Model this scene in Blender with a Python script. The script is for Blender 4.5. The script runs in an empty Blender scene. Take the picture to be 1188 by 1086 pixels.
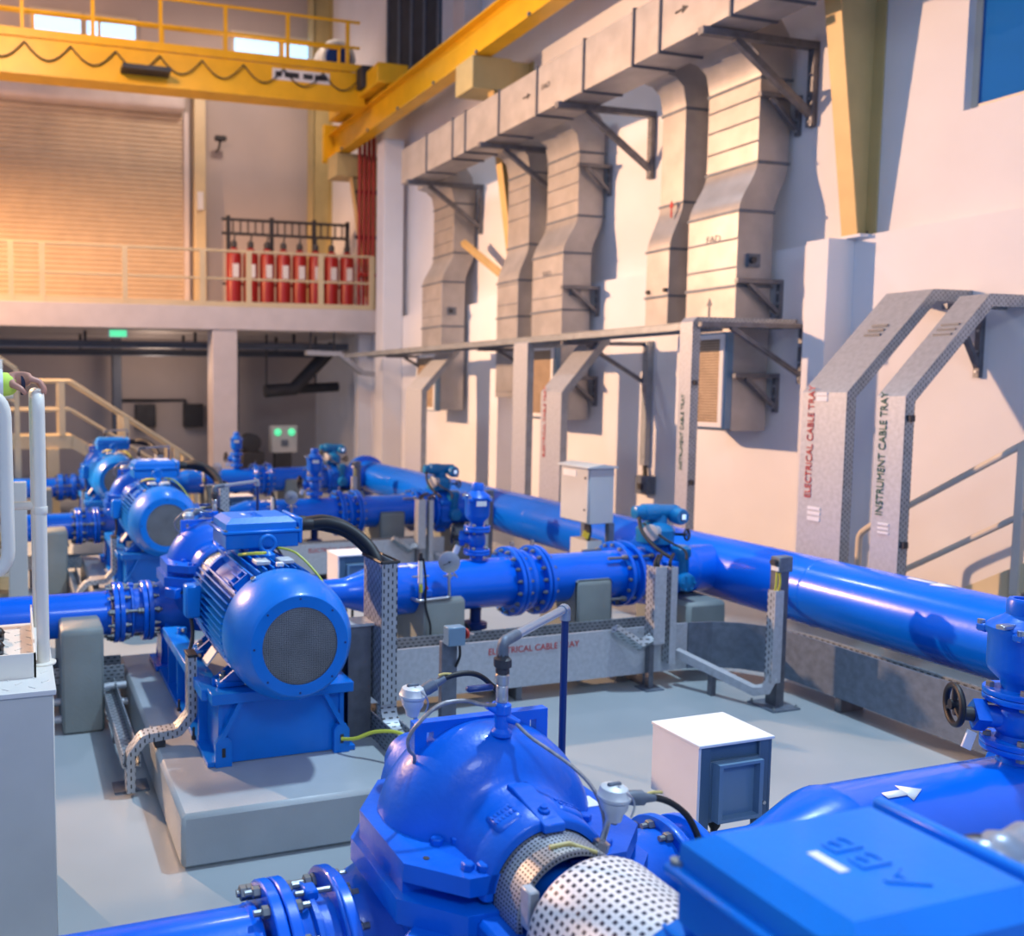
import bpy, bmesh, math, random
from mathutils import Vector as V, Matrix as M
from math import pi, sin, cos, radians as R
random.seed(7)
sc = bpy.context.scene
COL = sc.collection
ORG = {}

# ---------------------------------------------------------------- materials
def nt(name):
    m = bpy.data.materials.new(name); m.use_nodes = True
    n = m.node_tree; return m, n, n.nodes['Principled BSDF']

def mth(n, op, a, b=None):
    k = n.nodes.new('ShaderNodeMath'); k.operation = op
    for i, x in enumerate((a, b)):
        if x is None: continue
        if isinstance(x, (int, float)): k.inputs[i].default_value = x
        else: n.links.new(x, k.inputs[i])
    return k.outputs[0]

def paint(name, c, rough=.35, metal=0., var=.08, scale=3., bump=0., coat=0., c2=None, detail=4, bscale=60):
    m, n, p = nt(name)
    p.inputs['Roughness'].default_value = rough; p.inputs['Metallic'].default_value = metal
    if coat: p.inputs['Specular IOR Level'].default_value = .32
    p.inputs['Coat Weight'].default_value = coat*.45; p.inputs['Coat Roughness'].default_value = .08
    tc = n.nodes.new('ShaderNodeTexCoord')
    no = n.nodes.new('ShaderNodeTexNoise'); no.inputs['Scale'].default_value = scale; no.inputs['Detail'].default_value = detail
    n.links.new(tc.outputs['Object'], no.inputs['Vector'])
    cr = n.nodes.new('ShaderNodeValToRGB'); e = cr.color_ramp.elements
    a = [x*(1-var) for x in c]; b = list(c2) if c2 else [min(1, x*(1+var)) for x in c]
    e[0].position = .35; e[1].position = .65
    e[0].color = (*a, 1); e[1].color = (*b, 1)
    n.links.new(no.outputs['Fac'], cr.inputs['Fac']); n.links.new(cr.outputs['Color'], p.inputs['Base Color'])
    if bump:
        n2 = n.nodes.new('ShaderNodeTexNoise'); n2.inputs['Scale'].default_value = bscale; n2.inputs['Detail'].default_value = 2
        n.links.new(tc.outputs['Object'], n2.inputs['Vector'])
        bu = n.nodes.new('ShaderNodeBump'); bu.inputs['Strength'].default_value = bump; bu.inputs['Distance'].default_value = .01
        n.links.new(n2.outputs['Fac'], bu.inputs['Height']); n.links.new(bu.outputs['Normal'], p.inputs['Normal'])
    return m

def slots(name, base, su, sv, wu, wv, swap=False, offset=True, metal=.5, rough=.45, holes=(.012, .014, .02), clear=False):
    """sheet metal with a pattern of punched slots, laid out on the UV map in metres"""
    m, n, p = nt(name)
    p.inputs['Roughness'].default_value = rough; p.inputs['Metallic'].default_value = metal
    uv = n.nodes.new('ShaderNodeUVMap'); sp = n.nodes.new('ShaderNodeSeparateXYZ'); n.links.new(uv.outputs['UV'], sp.inputs[0])
    u, v = sp.outputs[0], sp.outputs[1]
    if swap: u, v = v, u
    us = mth(n, 'DIVIDE', u, su); vs = mth(n, 'DIVIDE', v, sv)
    if offset:
        par = mth(n, 'MODULO', mth(n, 'FLOOR', mth(n, 'ADD', us, 1000.)), 2.)
        vs = mth(n, 'ADD', vs, mth(n, 'MULTIPLY', par, .5))
    fu = mth(n, 'ABSOLUTE', mth(n, 'SUBTRACT', mth(n, 'FRACT', mth(n, 'ADD', us, 1000.)), .5))
    fv = mth(n, 'ABSOLUTE', mth(n, 'SUBTRACT', mth(n, 'FRACT', mth(n, 'ADD', vs, 1000.)), .5))
    k = mth(n, 'MULTIPLY', mth(n, 'LESS_THAN', fu, wu/2), mth(n, 'LESS_THAN', fv, wv/2))
    tc = n.nodes.new('ShaderNodeTexCoord'); no = n.nodes.new('ShaderNodeTexNoise'); no.inputs['Scale'].default_value = 9
    n.links.new(tc.outputs['Object'], no.inputs['Vector'])
    cr = n.nodes.new('ShaderNodeValToRGB'); e = cr.color_ramp.elements
    e[0].position = .3; e[1].position = .7
    e[0].color = (*[x*.85 for x in base], 1); e[1].color = (*[min(1, x*1.12) for x in base], 1)
    n.links.new(no.outputs['Fac'], cr.inputs['Fac'])
    mx = n.nodes.new('ShaderNodeMix'); mx.data_type = 'RGBA'
    n.links.new(k, mx.inputs['Factor']); n.links.new(cr.outputs['Color'], mx.inputs['A']); mx.inputs['B'].default_value = (*holes, 1)
    n.links.new(mx.outputs['Result'], p.inputs['Base Color'])
    n.links.new(mth(n, 'MULTIPLY', mth(n, 'SUBTRACT', 1., k), metal), p.inputs['Metallic'])
    if clear:
        tr = n.nodes.new('ShaderNodeBsdfTransparent'); ms = n.nodes.new('ShaderNodeMixShader')
        out = n.nodes['Material Output']
        n.links.new(k, ms.inputs[0]); n.links.new(p.outputs[0], ms.inputs[1]); n.links.new(tr.outputs[0], ms.inputs[2])
        n.links.new(ms.outputs[0], out.inputs['Surface'])
    return m

def emit(name, c, s):
    m, n, p = nt(name)
    p.inputs['Base Color'].default_value = (*c, 1); p.inputs['Emission Color'].default_value = (*c, 1); p.inputs['Emission Strength'].default_value = s
    return m

def glass(name, c, rough=.03):
    m, n, p = nt(name)
    p.inputs['Base Color'].default_value = (*c, 1); p.inputs['Roughness'].default_value = rough
    p.inputs['Transmission Weight'].default_value = .35; p.inputs['IOR'].default_value = 1.45
    return m

MT = {}
MT['blue'] = paint('blue_gloss_paint', (.001, .128, .74), .27, var=.06, scale=2, coat=.5, bump=.05, bscale=25)
MT['bluecast'] = paint('blue_cast_paint', (.001, .112, .62), .36, var=.08, scale=5, coat=.3, bump=.12, bscale=45)
MT['motor'] = paint('blue_motor_paint', (.002, .175, .68), .34, var=.06, scale=4, coat=.25, bump=.06)
MT['teal'] = paint('teal_actuator_paint', (.008, .17, .42), .3, var=.06, coat=.3)
MT['navy'] = paint('dark_blue_paint', (.004, .03, .16), .4, var=.1)
MT['floor'] = paint('grey_epoxy_floor', (.30, .345, .37), .36, var=.05, scale=.8, c2=(.34, .385, .41), bump=.03, bscale=200)
MT['plinth'] = paint('painted_plinth', (.36, .40, .42), .42, var=.06, scale=3, bump=.12, bscale=90)
MT['block'] = paint('grey_support_concrete', (.20, .235, .235), .55, var=.06, scale=4, bump=.1)
MT['wall'] = paint('white_plaster', (.76, .76, .78), .75, var=.03, scale=1.2, bump=.05, bscale=120)
MT['backwall'] = paint('beige_plaster', (.50, .44, .42), .8, var=.05, scale=.7)
MT['slab'] = paint('cream_slab_paint', (.66, .60, .58), .6, var=.04)
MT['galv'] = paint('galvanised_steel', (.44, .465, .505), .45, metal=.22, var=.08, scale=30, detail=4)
MT['galvd'] = paint('shade_darkened_galvanised_steel', (.13, .16, .21), .55, metal=.3, var=.14, scale=18)  # darkened bluish to put the header tray's shade into the colour
MT['strut'] = paint('zinc_strut', (.16, .17, .20), .45, metal=.6, var=.15, scale=12)
MT['duct'] = paint('galvanised_duct_sheet', (.40, .395, .40), .44, metal=.5, var=.10, scale=3.5)
MT['seam'] = paint('dark_duct_seam', (.10, .12, .16), .5, metal=.4)
MT['yellow'] = paint('crane_yellow_paint', (.82, .46, .012), .4, var=.06)
MT['yellowc'] = paint('column_yellow_paint', (.66, .46, .19), .5, var=.06)
MT['olive'] = paint('bracket_yellow_paint', (.50, .41, .19), .5, var=.06)
MT['cream'] = paint('cream_handrail_paint', (.68, .56, .34), .42, var=.04)
MT['beige'] = paint('beige_handrail_paint', (.66, .60, .50), .42, var=.04)
MT['white'] = paint('white_steel_paint', (.76, .72, .64), .38, var=.03, coat=.15)
MT['checker'] = paint('chequer_plate', (.70, .67, .62), .4, var=.05)
MT['plat'] = paint('platform_side_paint', (.58, .56, .50), .45, var=.05)
MT['red'] = paint('red_cylinder_paint', (.30, .010, .010), .35, var=.08)
MT['redp'] = paint('red_pipe_paint', (.36, .022, .016), .45, var=.1)
MT['black'] = paint('black_rubber', (.007, .009, .014), .55, var=.2)
MT['dark'] = paint('dark_steel', (.03, .032, .04), .55, var=.2)
MT['steel'] = paint('bright_steel', (.55, .56, .58), .28, metal=.9, var=.06)
MT['bolt'] = paint('plated_bolt', (.24, .26, .27), .4, metal=.7, var=.1)
MT['cabinet'] = paint('grey_cabinet_paint', (.50, .51, .50), .45, var=.03)
MT['rtd'] = paint('light_grey_cast_head', (.58, .61, .64), .45, metal=.15, var=.05)
MT['label'] = paint('white_sticker', (.75, .76, .78), .5, var=.04)
MT['redtext'] = paint('red_stencil', (.45, .03, .03), .6)
MT['greentext'] = paint('dark_green_stencil', (.02, .11, .08), .6)
MT['hose'] = paint('braided_hose_grey', (.27, .27, .29), .35, metal=.3, scale=80, var=.2)
MT['tie'] = paint('pale_cable_tie', (.55, .45, .16), .5)
MT['yg'] = paint('yellow_green_cable', (.52, .55, .06), .45, var=.1)
MT['shutter'] = paint('beige_shutter_slats', (.60, .48, .34), .5, var=.05)
MT['roof'] = paint('dark_roof_sheet', (.035, .038, .05), .7, var=.2)
MT['skin'] = paint('skin', (.50, .24, .17), .5, var=.06, scale=12)
MT['vest'] = paint('hi_vis_yellow_fabric', (.60, .82, .12), .8, var=.05)
MT['reflect'] = paint('reflective_tape', (.72, .75, .78), .35, var=.03)
MT['cloth'] = paint('navy_workwear', (.025, .03, .06), .85, var=.1)
MT['shoe'] = paint('black_shoe_leather', (.01, .01, .014), .5)
MT['wood'] = paint('tan_stair_tread', (.45, .31, .16), .55)
MT['glass'] = glass('blue_window_glass', (.02, .20, .62))
MT['sky'] = emit('daylight_pane', (.36, .66, 1.), 1.7)
MT['green'] = emit('green_pilot_lamp', (.10, .75, .35), 1.0)
MT['lcd'] = emit('lit_lcd', (.55, .72, 1.), .9)
MT['lamp'] = emit('floodlight_lens', (1., .62, .34), 2.5)
MT['lampc'] = emit('highbay_lens', (.8, .9, 1.), 4.)
MT['boxshade'] = paint('shaded_box_front_blue', (.07, .13, .20), .45, var=.06)  # dark blue puts the shade on the white box's front into its colour
MT['screen'] = paint('blue_grey_door', (.15, .26, .38), .3, var=.05)
MT['pvc'] = paint('grey_steel_tube', (.34, .40, .50), .3, metal=.5, var=.06)
MT['grille'] = slots('black_fan_mesh', (.22, .24, .26), .0095, .0095, .62, .62, offset=False, metal=.3)
MT['perfv'] = slots('perforated_tray_upright', (.42, .46, .50), .026, .046, .30, .52)
MT['perfu'] = slots('perforated_tray_level', (.34, .38, .42), .026, .046, .30, .52, swap=True)
MT['guard'] = slots('perforated_white_guard', (.74, .72, .72), .0205, .0205, .50, .50, offset=False, metal=.1, rough=.42, holes=(.02, .03, .06))
MT['sealg'] = slots('perforated_steel_seal_guard', (.46, .47, .48), .0115, .0115, .5, .5, offset=False, metal=.6)
MT['louver'] = slots('louvre_slats', (.50, .38, .26), .0001, .03, 2., .4, offset=False, metal=.1, holes=(.10, .07, .05))
MT['walk'] = slots('grating', (.5, .38, .1), .05, .05, .5, .5, offset=False)

# ---------------------------------------------------------------- objects
def _lab(o, label, cat, group=None, kind=None):
    if label: o['label'] = label
    if cat: o['category'] = cat
    if group: o['group'] = group
    if kind: o['kind'] = kind
    return o

def thing(name, label, cat, loc, group=None):
    o = bpy.data.objects.new(name, None); COL.objects.link(o)
    o.empty_display_size = .1; o.location = loc; ORG[o.name] = V(loc)
    return _lab(o, label, cat, group)

def basis(d):
    d = V(d).normalized(); a = V((0, 0, 1)) if abs(d.z) < .9 else V((1, 0, 0))
    u = d.cross(a).normalized(); return d, u, u.cross(d).normalized()

def smoothpath(pts, k=6):
    pts = [V(p) for p in pts]; out = []
    for i in range(len(pts)-1):
        p0 = pts[max(i-1, 0)]; p1 = pts[i]; p2 = pts[i+1]; p3 = pts[min(i+2, len(pts)-1)]
        for j in range(k):
            t = j/k
            out.append(.5*((2*p1)+(p2-p0)*t+(2*p0-5*p1+4*p2-p3)*t*t+(3*p1-p0-3*p2+p3)*t**3))
    return out+[pts[-1]]

def fillet(pts, r, k=5):
    """polyline with rounded corners of radius ~r"""
    pts = [V(p) for p in pts]; out = [pts[0]]
    for a, b, c in zip(pts, pts[1:], pts[2:]):
        d1 = (a-b); d2 = (c-b); l = min(r, d1.length*.49, d2.length*.49)
        s = b+d1.normalized()*l; e = b+d2.normalized()*l
        for j in range(k+1):
            t = j/k; out.append(s*(1-t)**2+b*2*t*(1-t)+e*t*t)
    return out+[pts[-1]]

class B:
    def __init__(s): s.bm = bmesh.new(); s.uvf = {}
    def raw(s, vs, fs, uvs=None):
        v = [s.bm.verts.new(p) for p in vs]; out = []
        for i, f in enumerate(fs):
            try: q = s.bm.faces.new([v[j] for j in f])
            except ValueError: continue
            out.append(q)
            if uvs: s.uvf[q] = dict(zip(q.verts, uvs[i]))
        return v, out
    def box(s, x0, x1, y0, y1, z0, z1, bev=0, seg=1, rot=None, about=None):
        c = V(((x0+x1)/2, (y0+y1)/2, (z0+z1)/2))
        mt = M.Translation(c) @ M.Diagonal((abs(x1-x0), abs(y1-y0), abs(z1-z0), 1))
        if rot is not None:
            ab = V(about) if about else c
            mt = M.Translation(ab) @ rot.to_4x4() @ M.Translation(-ab) @ mt
        r = bmesh.ops.create_cube(s.bm, size=1, matrix=mt)
        if bev:
            es = list({e for v in r['verts'] for e in v.link_edges})
            bmesh.ops.bevel(s.bm, geom=es, offset=bev, segments=seg, affect='EDGES', profile=.5)
        return s
    def prism(s, pts, axis, a, b, bev=0):
        """polygon pts in the plane across axis, extruded from a to b. x:(y,z) y:(x,z) z:(x,y)"""
        f = {'x': lambda p, t: (t, p[0], p[1]), 'y': lambda p, t: (p[0], t, p[1]), 'z': lambda p, t: (p[0], p[1], t)}[axis]
        n = len(pts)
        v, fs = s.raw([f(p, a) for p in pts]+[f(p, b) for p in pts],
              [list(range(n))[::-1], list(range(n, 2*n))]+[[i, (i+1) % n, n+(i+1) % n, n+i] for i in range(n)])
        if bev:
            es = list({e for q in v for e in q.link_edges})
            bmesh.ops.bevel(s.bm, geom=es, offset=bev, segments=1, affect='EDGES', profile=.5)
        return s
    def lathe(s, p, d, prof, n=32, a0=0, a1=2*pi, up=None, uv=False, cap=True, sz=(1, 1)):
        """revolve (t, r) profile round the axis d at p"""
        d, u, v = basis(d)
        if up is not None:
            v = (V(up)-d*V(up).dot(d)).normalized(); u = v.cross(d)
        p = V(p); full = abs(a1-a0-2*pi) < 1e-6; m = n if full else n+1
        vs = []
        for t, r in prof:
            for i in range(m):
                a = a0+(a1-a0)*i/n
                vs.append(p+d*t+u*(cos(a)*r*sz[0])+v*(sin(a)*r*sz[1]))
        fs = []; uvs = []
        ln = [0]
        for (t0, r0), (t1, r1) in zip(prof, prof[1:]): ln.append(ln[-1]+math.hypot(t1-t0, r1-r0))
        rm = max(r for t, r in prof)
        for k in range(len(prof)-1):
            for i in range(n):
                j = (i+1) % m
                fs.append([k*m+i, k*m+j, (k+1)*m+j, (k+1)*m+i])
                w0 = (a0+(a1-a0)*i/n)*rm; w1 = (a0+(a1-a0)*(i+1)/n)*rm
                uvs.append([(w0, ln[k]), (w1, ln[k]), (w1, ln[k+1]), (w0, ln[k+1])])
        if cap and full:
            if prof[0][1] > 1e-5: fs.append(list(range(m))[::-1]); uvs.append([(cos(i), sin(i)) for i in range(m)])
            if prof[-1][1] > 1e-5: fs.append(list(range((len(prof)-1)*m, len(prof)*m))); uvs.append([(0, 0)]*m)
        s.raw(vs, fs, uvs if uv else None)
        return s
    def cyl(s, a, b, r, r2=None, n=24):
        a = V(a); b = V(b)
        return s.lathe(a, b-a, [(0, r), ((b-a).length, r if r2 is None else r2)], n)
    def ring(s, p, d, r, t, n=32, m=10):
        d, u, v = basis(d); vs = []; fs = []
        for i in range(n):
            a = 2*pi*i/n; e = u*cos(a)+v*sin(a)
            for j in range(m):
                b = 2*pi*j/m; vs.append(V(p)+e*(r+t*cos(b))+d*(t*sin(b)))
        for i in range(n):
            for j in range(m): fs.append([i*m+j, ((i+1) % n)*m+j, ((i+1) % n)*m+(j+1) % m, i*m+(j+1) % m])
        s.raw(vs, fs); return s
    def tube(s, pts, r, n=10, cap=True):
        pts = [V(p) for p in pts]; vs = []; fs = []
        rs = r if isinstance(r, (list, tuple)) else [r]*len(pts)
        t0 = (pts[1]-pts[0]).normalized(); _, u, v = basis(t0)
        for i, p in enumerate(pts):
            t = ((pts[min(i+1, len(pts)-1)]-p).normalized()+(p-pts[max(i-1, 0)]).normalized()).normalized()
            u = (u-t*u.dot(t)).normalized(); v = t.cross(u)
            for j in range(n):
                a = 2*pi*j/n; vs.append(p+(u*cos(a)+v*sin(a))*rs[i])
        for i in range(len(pts)-1):
            for j in range(n): fs.append([i*n+j, i*n+(j+1) % n, (i+1)*n+(j+1) % n, (i+1)*n+j])
        if cap: fs += [list(range(n))[::-1], list(range((len(pts)-1)*n, len(pts)*n))]
        s.raw(vs, fs); return s
    def sweep(s, path, side, prof, closed=False):
        """planar sweep: profile (a along side, b along the path normal side x tangent); mitred joints"""
        path = [V(p) for p in path]; side = V(side).normalized(); k = len(prof); vs = []; fs = []
        for i, p in enumerate(path):
            ts = []
            if i > 0: ts.append((p-path[i-1]).normalized())
            if i < len(path)-1: ts.append((path[i+1]-p).normalized())
            n1 = side.cross(ts[0]); nn = n1
            if len(ts) == 2:
                n2 = side.cross(ts[1]); nn = (n1+n2); nn = nn/max(nn.length_squared, .1)*2
            for a, b in prof: vs.append(p+side*a+nn*b)
        m = k if closed else k-1
        for i in range(len(path)-1):
            for j in range(m): fs.append([i*k+j, i*k+(j+1) % k, (i+1)*k+(j+1) % k, (i+1)*k+j])
        if closed: fs += [list(range(k))[::-1], list(range((len(path)-1)*k, len(path)*k))]
        s.raw(vs, fs); return s
    def hexbolt(s, p, d, r, h, stud=0):
        d = V(d).normalized(); p = V(p); s.lathe(p, d, [(0, r), (h*.85, r), (h, r*.8)], 6)
        if stud: s.cyl(p+d*h, p+d*(h+stud), r*.55, n=8)
        return s
    def build(s, name, mat, parent=None, label=None, sharp=38, solid=0):
        bm = s.bm; bmesh.ops.recalc_face_normals(bm, faces=bm.faces[:])
        L = bm.loops.layers.uv.new('UVMap')
        for f in bm.faces:
            n = f.normal; a = max(range(3), key=lambda i: abs(n[i]))
            for lp in f.loops:
                c = lp.vert.co
                lp[L].uv = ((c.y, c.z), (c.x, c.z), (c.x, c.y))[a]
        for f, uvs in s.uvf.items():
            if f.is_valid:
                for lp in f.loops: lp[L].uv = uvs.get(lp.vert, (0, 0))
        o0 = ORG[parent.name] if parent else None
        if o0 is None:
            xs = [v.co for v in bm.verts]
            o0 = V(((min(c.x for c in xs)+max(c.x for c in xs))/2, (min(c.y for c in xs)+max(c.y for c in xs))/2, min(c.z for c in xs)))
        bmesh.ops.translate(bm, verts=bm.verts[:], vec=-o0)
        me = bpy.data.meshes.new(name)
        for f in bm.faces: f.smooth = True
        bm.to_mesh(me); bm.free()
        me.set_sharp_from_angle(angle=R(sharp))
        me.materials.append(MT[mat] if isinstance(mat, str) else mat)
        o = bpy.data.objects.new(name, me); COL.objects.link(o); ORG[o.name] = o0.copy()
        if parent: o.parent = parent
        else: o.location = o0
        if label: o['label'] = label
        if solid:
            md = o.modifiers.new('thickness', 'SOLIDIFY'); md.thickness = solid; md.offset = 0
        return o

def struct(name, b, mat, sharp=38):
    o = b.build(name, mat, sharp=sharp); o['kind'] = 'structure'; return o
def one(name, b, mat, label, cat, group=None, kind=None, **k):
    return _lab(b.build(name, mat, **k), label, cat, group, kind)
def copy_tree(o, parent=None):
    c = o.copy(); COL.objects.link(c); ORG[c.name] = ORG[o.name].copy()
    if parent: c.parent = parent
    for ch in list(o.children): copy_tree(ch, c)
    return c
def dup(o, off, label=None, drop=()):
    c = copy_tree(o); c.location = o.location+V(off); ORG[c.name] = V(c.location)
    if label: c['label'] = label
    return c
def flange(b, p, d, r, t, bore=None):
    d = V(d).normalized(); b.lathe(V(p)-d*t/2, d, [(0, r*.985), (t*.12, r), (t*.88, r), (t, r*.985)], 40); return b
def bolts(parent, p, d, rad, n, br, h, both=0, stud=0, name='bolt', ph=.5, mat='bolt'):
    d0, u, v = basis(d); p = V(p)
    for i in range(n):
        a = 2*pi*(i+ph)/n; q = p+(u*cos(a)+v*sin(a))*rad
        B().hexbolt(q, d0, br, h, stud).build(name, mat, parent)
        if both: B().hexbolt(q-d0*both, -d0, br, h, stud).build('nut', mat, parent)
def text(parent, s, loc, rot, size, mat, ext=.001, name='lettering', align='LEFT'):
    cu = bpy.data.curves.new(name, 'FONT'); cu.body = s; cu.size = size; cu.extrude = ext; cu.align_x = align
    t = bpy.data.objects.new('tmp', cu); COL.objects.link(t)
    dg = bpy.context.evaluated_depsgraph_get(); me = bpy.data.meshes.new_from_object(t.evaluated_get(dg))
    bpy.data.objects.remove(t)
    me.materials.clear(); me.materials.append(MT[mat])
    mt = rot.to_4x4(); mt.translation = V(loc)-ORG[parent.name]; me.transform(mt)
    o = bpy.data.objects.new(name, me); COL.objects.link(o); o.parent = parent; ORG[o.name] = ORG[parent.name].copy()
    return o
def rotm(xa, ya):
    """rotation whose local x points along xa and local y along ya"""
    x = V(xa).normalized(); y = V(ya).normalized(); z = x.cross(y)
    return M((x, y, z)).transposed()
# ================================================================ the setting
b = B().box(-9, 8.4, -3, 23, -.2, 0); struct('floor', b, 'floor')
b = B()                                                    # right-hand wall, with the window opening
b.box(8.1, 8.4, -3, 4.1, 3.7, 12.6); b.box(8.1, 8.4, 5.82, 22.5, 3.7, 12.6)
b.box(8.1, 8.4, 4.1, 5.82, 3.7, 4.71); b.box(8.1, 8.4, 4.1, 5.82, 6.9, 12.6)
b.box(7.95, 8.4, -3, 22.5, 0, 3.745)
struct('wall_right', b, 'wall')
w = struct('window_1', B().box(8.19, 8.24, 4.1, 5.82, 4.71, 4.76).box(8.19, 8.24, 5.77, 5.82, 4.76, 6.9).box(8.19, 8.24, 4.1, 4.15, 4.76, 6.9).box(8.19, 8.24, 4.15, 5.77, 6.85, 6.9), 'beige')
g = B().box(8.205, 8.22, 4.15, 5.77, 4.76, 6.85).build('pane', 'glass'); g.parent = w; g.location -= w.location; g['kind'] = 'structure'
for i, yc in enumerate((6.795, 12.75, 18.75)):
    struct('trim_%d' % (i+1), B().box(7.62, 7.96, yc-.125, yc+.125, 0, 3.72, .004), 'wall')
struct('wall_back', B().box(-9, 8.1, 22.5, 22.75, 0, 12.6), 'backwall')
struct('ceiling', B().box(-9, 8.4, 6, 22.75, 12.6, 12.75), 'roof')
struct('mezzanine_slab', B().box(-9, 7.95, 18, 22.5, 3.46, 3.95, .01), 'slab')
struct('column', B().box(4.06, 4.6, 18.03, 18.55, 0, 3.46, .015), 'slab')
struct('column', B().box(-2.9, -2.36, 18.03, 18.55, 0, 3.46, .015), 'slab')
struct('column', B().box(7.5, 7.95, 17.0, 17.4, 0, 7.4, .015), 'wall')
# roller shutter door with its roll box and guides
d = B()
d.box(-4.3, 4.3, 22.44, 22.5, 3.95, 9.2)
for k in range(43):
    z = 3.97+k*.12
    d.prism([(22.44, z), (22.405, z+.03), (22.405, z+.085), (22.44, z+.115)], 'x', -4.3, 4.28)
dr = struct('door_1', d, 'shutter')
def sub(bd, name, mat, par):
    o = bd.build(name, mat); o.parent = par; o.location -= par.location; o['kind'] = 'structure'; return o
sub(B().box(-4.5, 4.3, 21.95, 22.5, 9.15, 10.05, .12, 3), 'roll_box', 'slab', dr)
sub(B().box(4.3, 4.42, 22.3, 22.5, 3.95, 9.2), 'guide_rail', 'slab', dr)
sub(B().box(-4.42, -4.3, 22.3, 22.5, 3.95, 9.2), 'guide_rail', 'slab', dr)
# four small high windows
for k, (x0, x1) in enumerate(((.62, 1.82), (1.92, 3.16), (5.66, 6.90), (7.0, 8.06))):
    z0 = 10.80; z1 = 11.36
    f = B().box(x0-.06, x1+.06 if x1 < 8 else x1, 22.42, 22.5, z0-.06, z0).box(x0-.06, x1, 22.42, 22.5, z1, z1+.06).box(x0-.06, x0, 22.42, 22.5, z0, z1).box(x1-.05, x1, 22.42, 22.5, z0, z1)
    w = struct('window_%d' % (k+2), f, 'beige')
    sub(B().box(x0, x1-.05, 22.45, 22.5, z0, z1), 'pane', 'sky', w)
# painted steel half-columns standing on the wall pilasters, carrying the crane runway
for yc, lab in ((6.68, 'tapered yellow steel column on the white pilaster beside the blue window'),
                (12.62, 'tapered yellow steel column rising behind the slim plain duct'),
                (18.6, 'tapered yellow steel column beside the red riser pipes')):
    t = thing('steel_column', lab, 'column', (7.95, yc, 3.72), 'crane runway columns')
    fr = [(7.90, 3.745), (7.30, 7.45)]
    b = B().prism([(7.885, 3.75), (7.90, 3.75), (7.32, 7.45), (7.30, 7.45)], 'y', yc-.085, yc+.085, .002); b.build('front_flange', 'yellowc', t)
    B().prism([(7.895, 3.75), (8.08, 3.75), (8.08, 7.45), (7.31, 7.45)], 'y', yc-.008, yc+.008).build('web', 'olive', t)
    B().box(8.075, 8.095, yc-.11, yc+.11, 3.75, 7.45).build('back_flange', 'olive', t)
    bp = B().box(7.84, 8.1, yc-.15, yc+.15, 3.722, 3.752, .003)
    bp.build('base_plate', 'wall', t)
    for dy in (-.1, .1): B().hexbolt((8.0, yc+dy*.6-.03, 3.752), (0, 0, 1), .014, .02, .02).build('anchor_bolt', 'dark', t)
    B().box(7.0, 7.7, yc-.10, yc+.45, 6.95, 7.45, .01).build('crane_bracket', 'olive', t)
    if 12 < yc < 13: B().tube([(7.62, 13.85, 4.78), (7.92, 12.72, 3.95)], .07, 4).build('brace', 'yellowc', t)
t = thing('steel_column', 'olive steel column rising behind the crane end in the far corner', 'column', (7.85, 21.9, 3.95))
B().box(7.55, 7.57, 21.7, 22.1, 3.95, 12.6).build('front_flange', 'olive', t); B().box(7.57, 8.08, 21.89, 21.91, 3.95, 12.6).build('web', 'olive', t); B().box(8.08, 8.1, 21.7, 22.1, 3.95, 12.6).build('back_flange', 'olive', t)
dk = struct('window_6', B().box(8.06, 8.1, 15.7, 18.2, 8.55, 12.4), 'roof')  # plain dark panel for the dark openings, no glazing
for k in range(5): sub(B().box(8.03, 8.06, 15.7+k*.6, 15.78+k*.6, 8.55, 12.4), 'frame', 'galvd', dk)
for k, y in enumerate((11.0, 14.4)): struct('trim_%d' % (k+4), B().box(7.75, 8.1, y-.2, y+.2, 8.3, 12.6, .01), 'slab')
for k, y in enumerate((10.0, 13.0, 16.0, 19.0)): struct('beam', B().box(-9, 8.1, y-.08, y+.08, 12.1, 12.6), 'roof')
# ================================================================ overhead crane
t = thing('crane_runway_beam', 'long yellow crane runway beam running along the right wall', 'crane rail', (7.2, 9, 7.47))
prof = [(7.06, 7.47), (7.36, 7.47), (7.36, 7.50), (7.225, 7.51), (7.225, 8.0), (7.36, 8.01), (7.36, 8.04), (7.06, 8.04), (7.06, 8.01), (7.195, 8.0), (7.195, 7.51), (7.06, 7.50)]
B().prism(prof, 'y', 0, 19.3).build('beam', 'yellow', t)
B().box(7.19, 7.23, 0, 19.3, 8.04, 8.09).build('rail', 'galvd', t)
for k in range(13): B().hexbolt((7.06, .9+k*1.45, 7.487), (-1, 0, 0), .03, .03).build('clamp', 'galvd', t)
B().box(6.95, 7.45, 19.2, 19.3, 7.4, 8.25, .01).build('end_stop', 'yellow', t)
t = thing('bridge_crane', 'yellow overhead bridge crane with railed walkway across the far end', 'crane', (3, 17, 7.95))
B().box(-9, 7.0, 16.85, 17.25, 7.96, 8.60, .02).build('girder', 'yellow', t)
B().box(-9, 7.0, 16.80, 17.3, 7.93, 7.965).build('girder_flange', 'yellow', t)
B().box(-9, 7.0, 17.3, 18.05, 8.58, 8.64).build('walkway', 'walk', t)
B().box(6.85, 7.5, 15.9, 18.6, 8.12, 8.5, .02).build('end_carriage', 'yellow', t)
for y in (16.2, 18.3): B().cyl((7.13, y, 8.21), (7.29, y, 8.21), .12, n=20).build('wheel', 'dark', t)
for z in (9.12, 9.62): B().tube([(-9, 16.95, z), (6.9, 16.95, z)], .03, 8).build('handrail', 'yellow', t)
for k in range(13):
    x = -8.6+k*1.27
    B().box(x-.035, x+.035, 16.92, 16.98, 8.6, 9.64).build('post', 'yellow', t)
    B().box(x+.2, x+.25, 18.0, 18.05, 8.6, 9.5).build('post', 'yellow', t)
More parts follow.
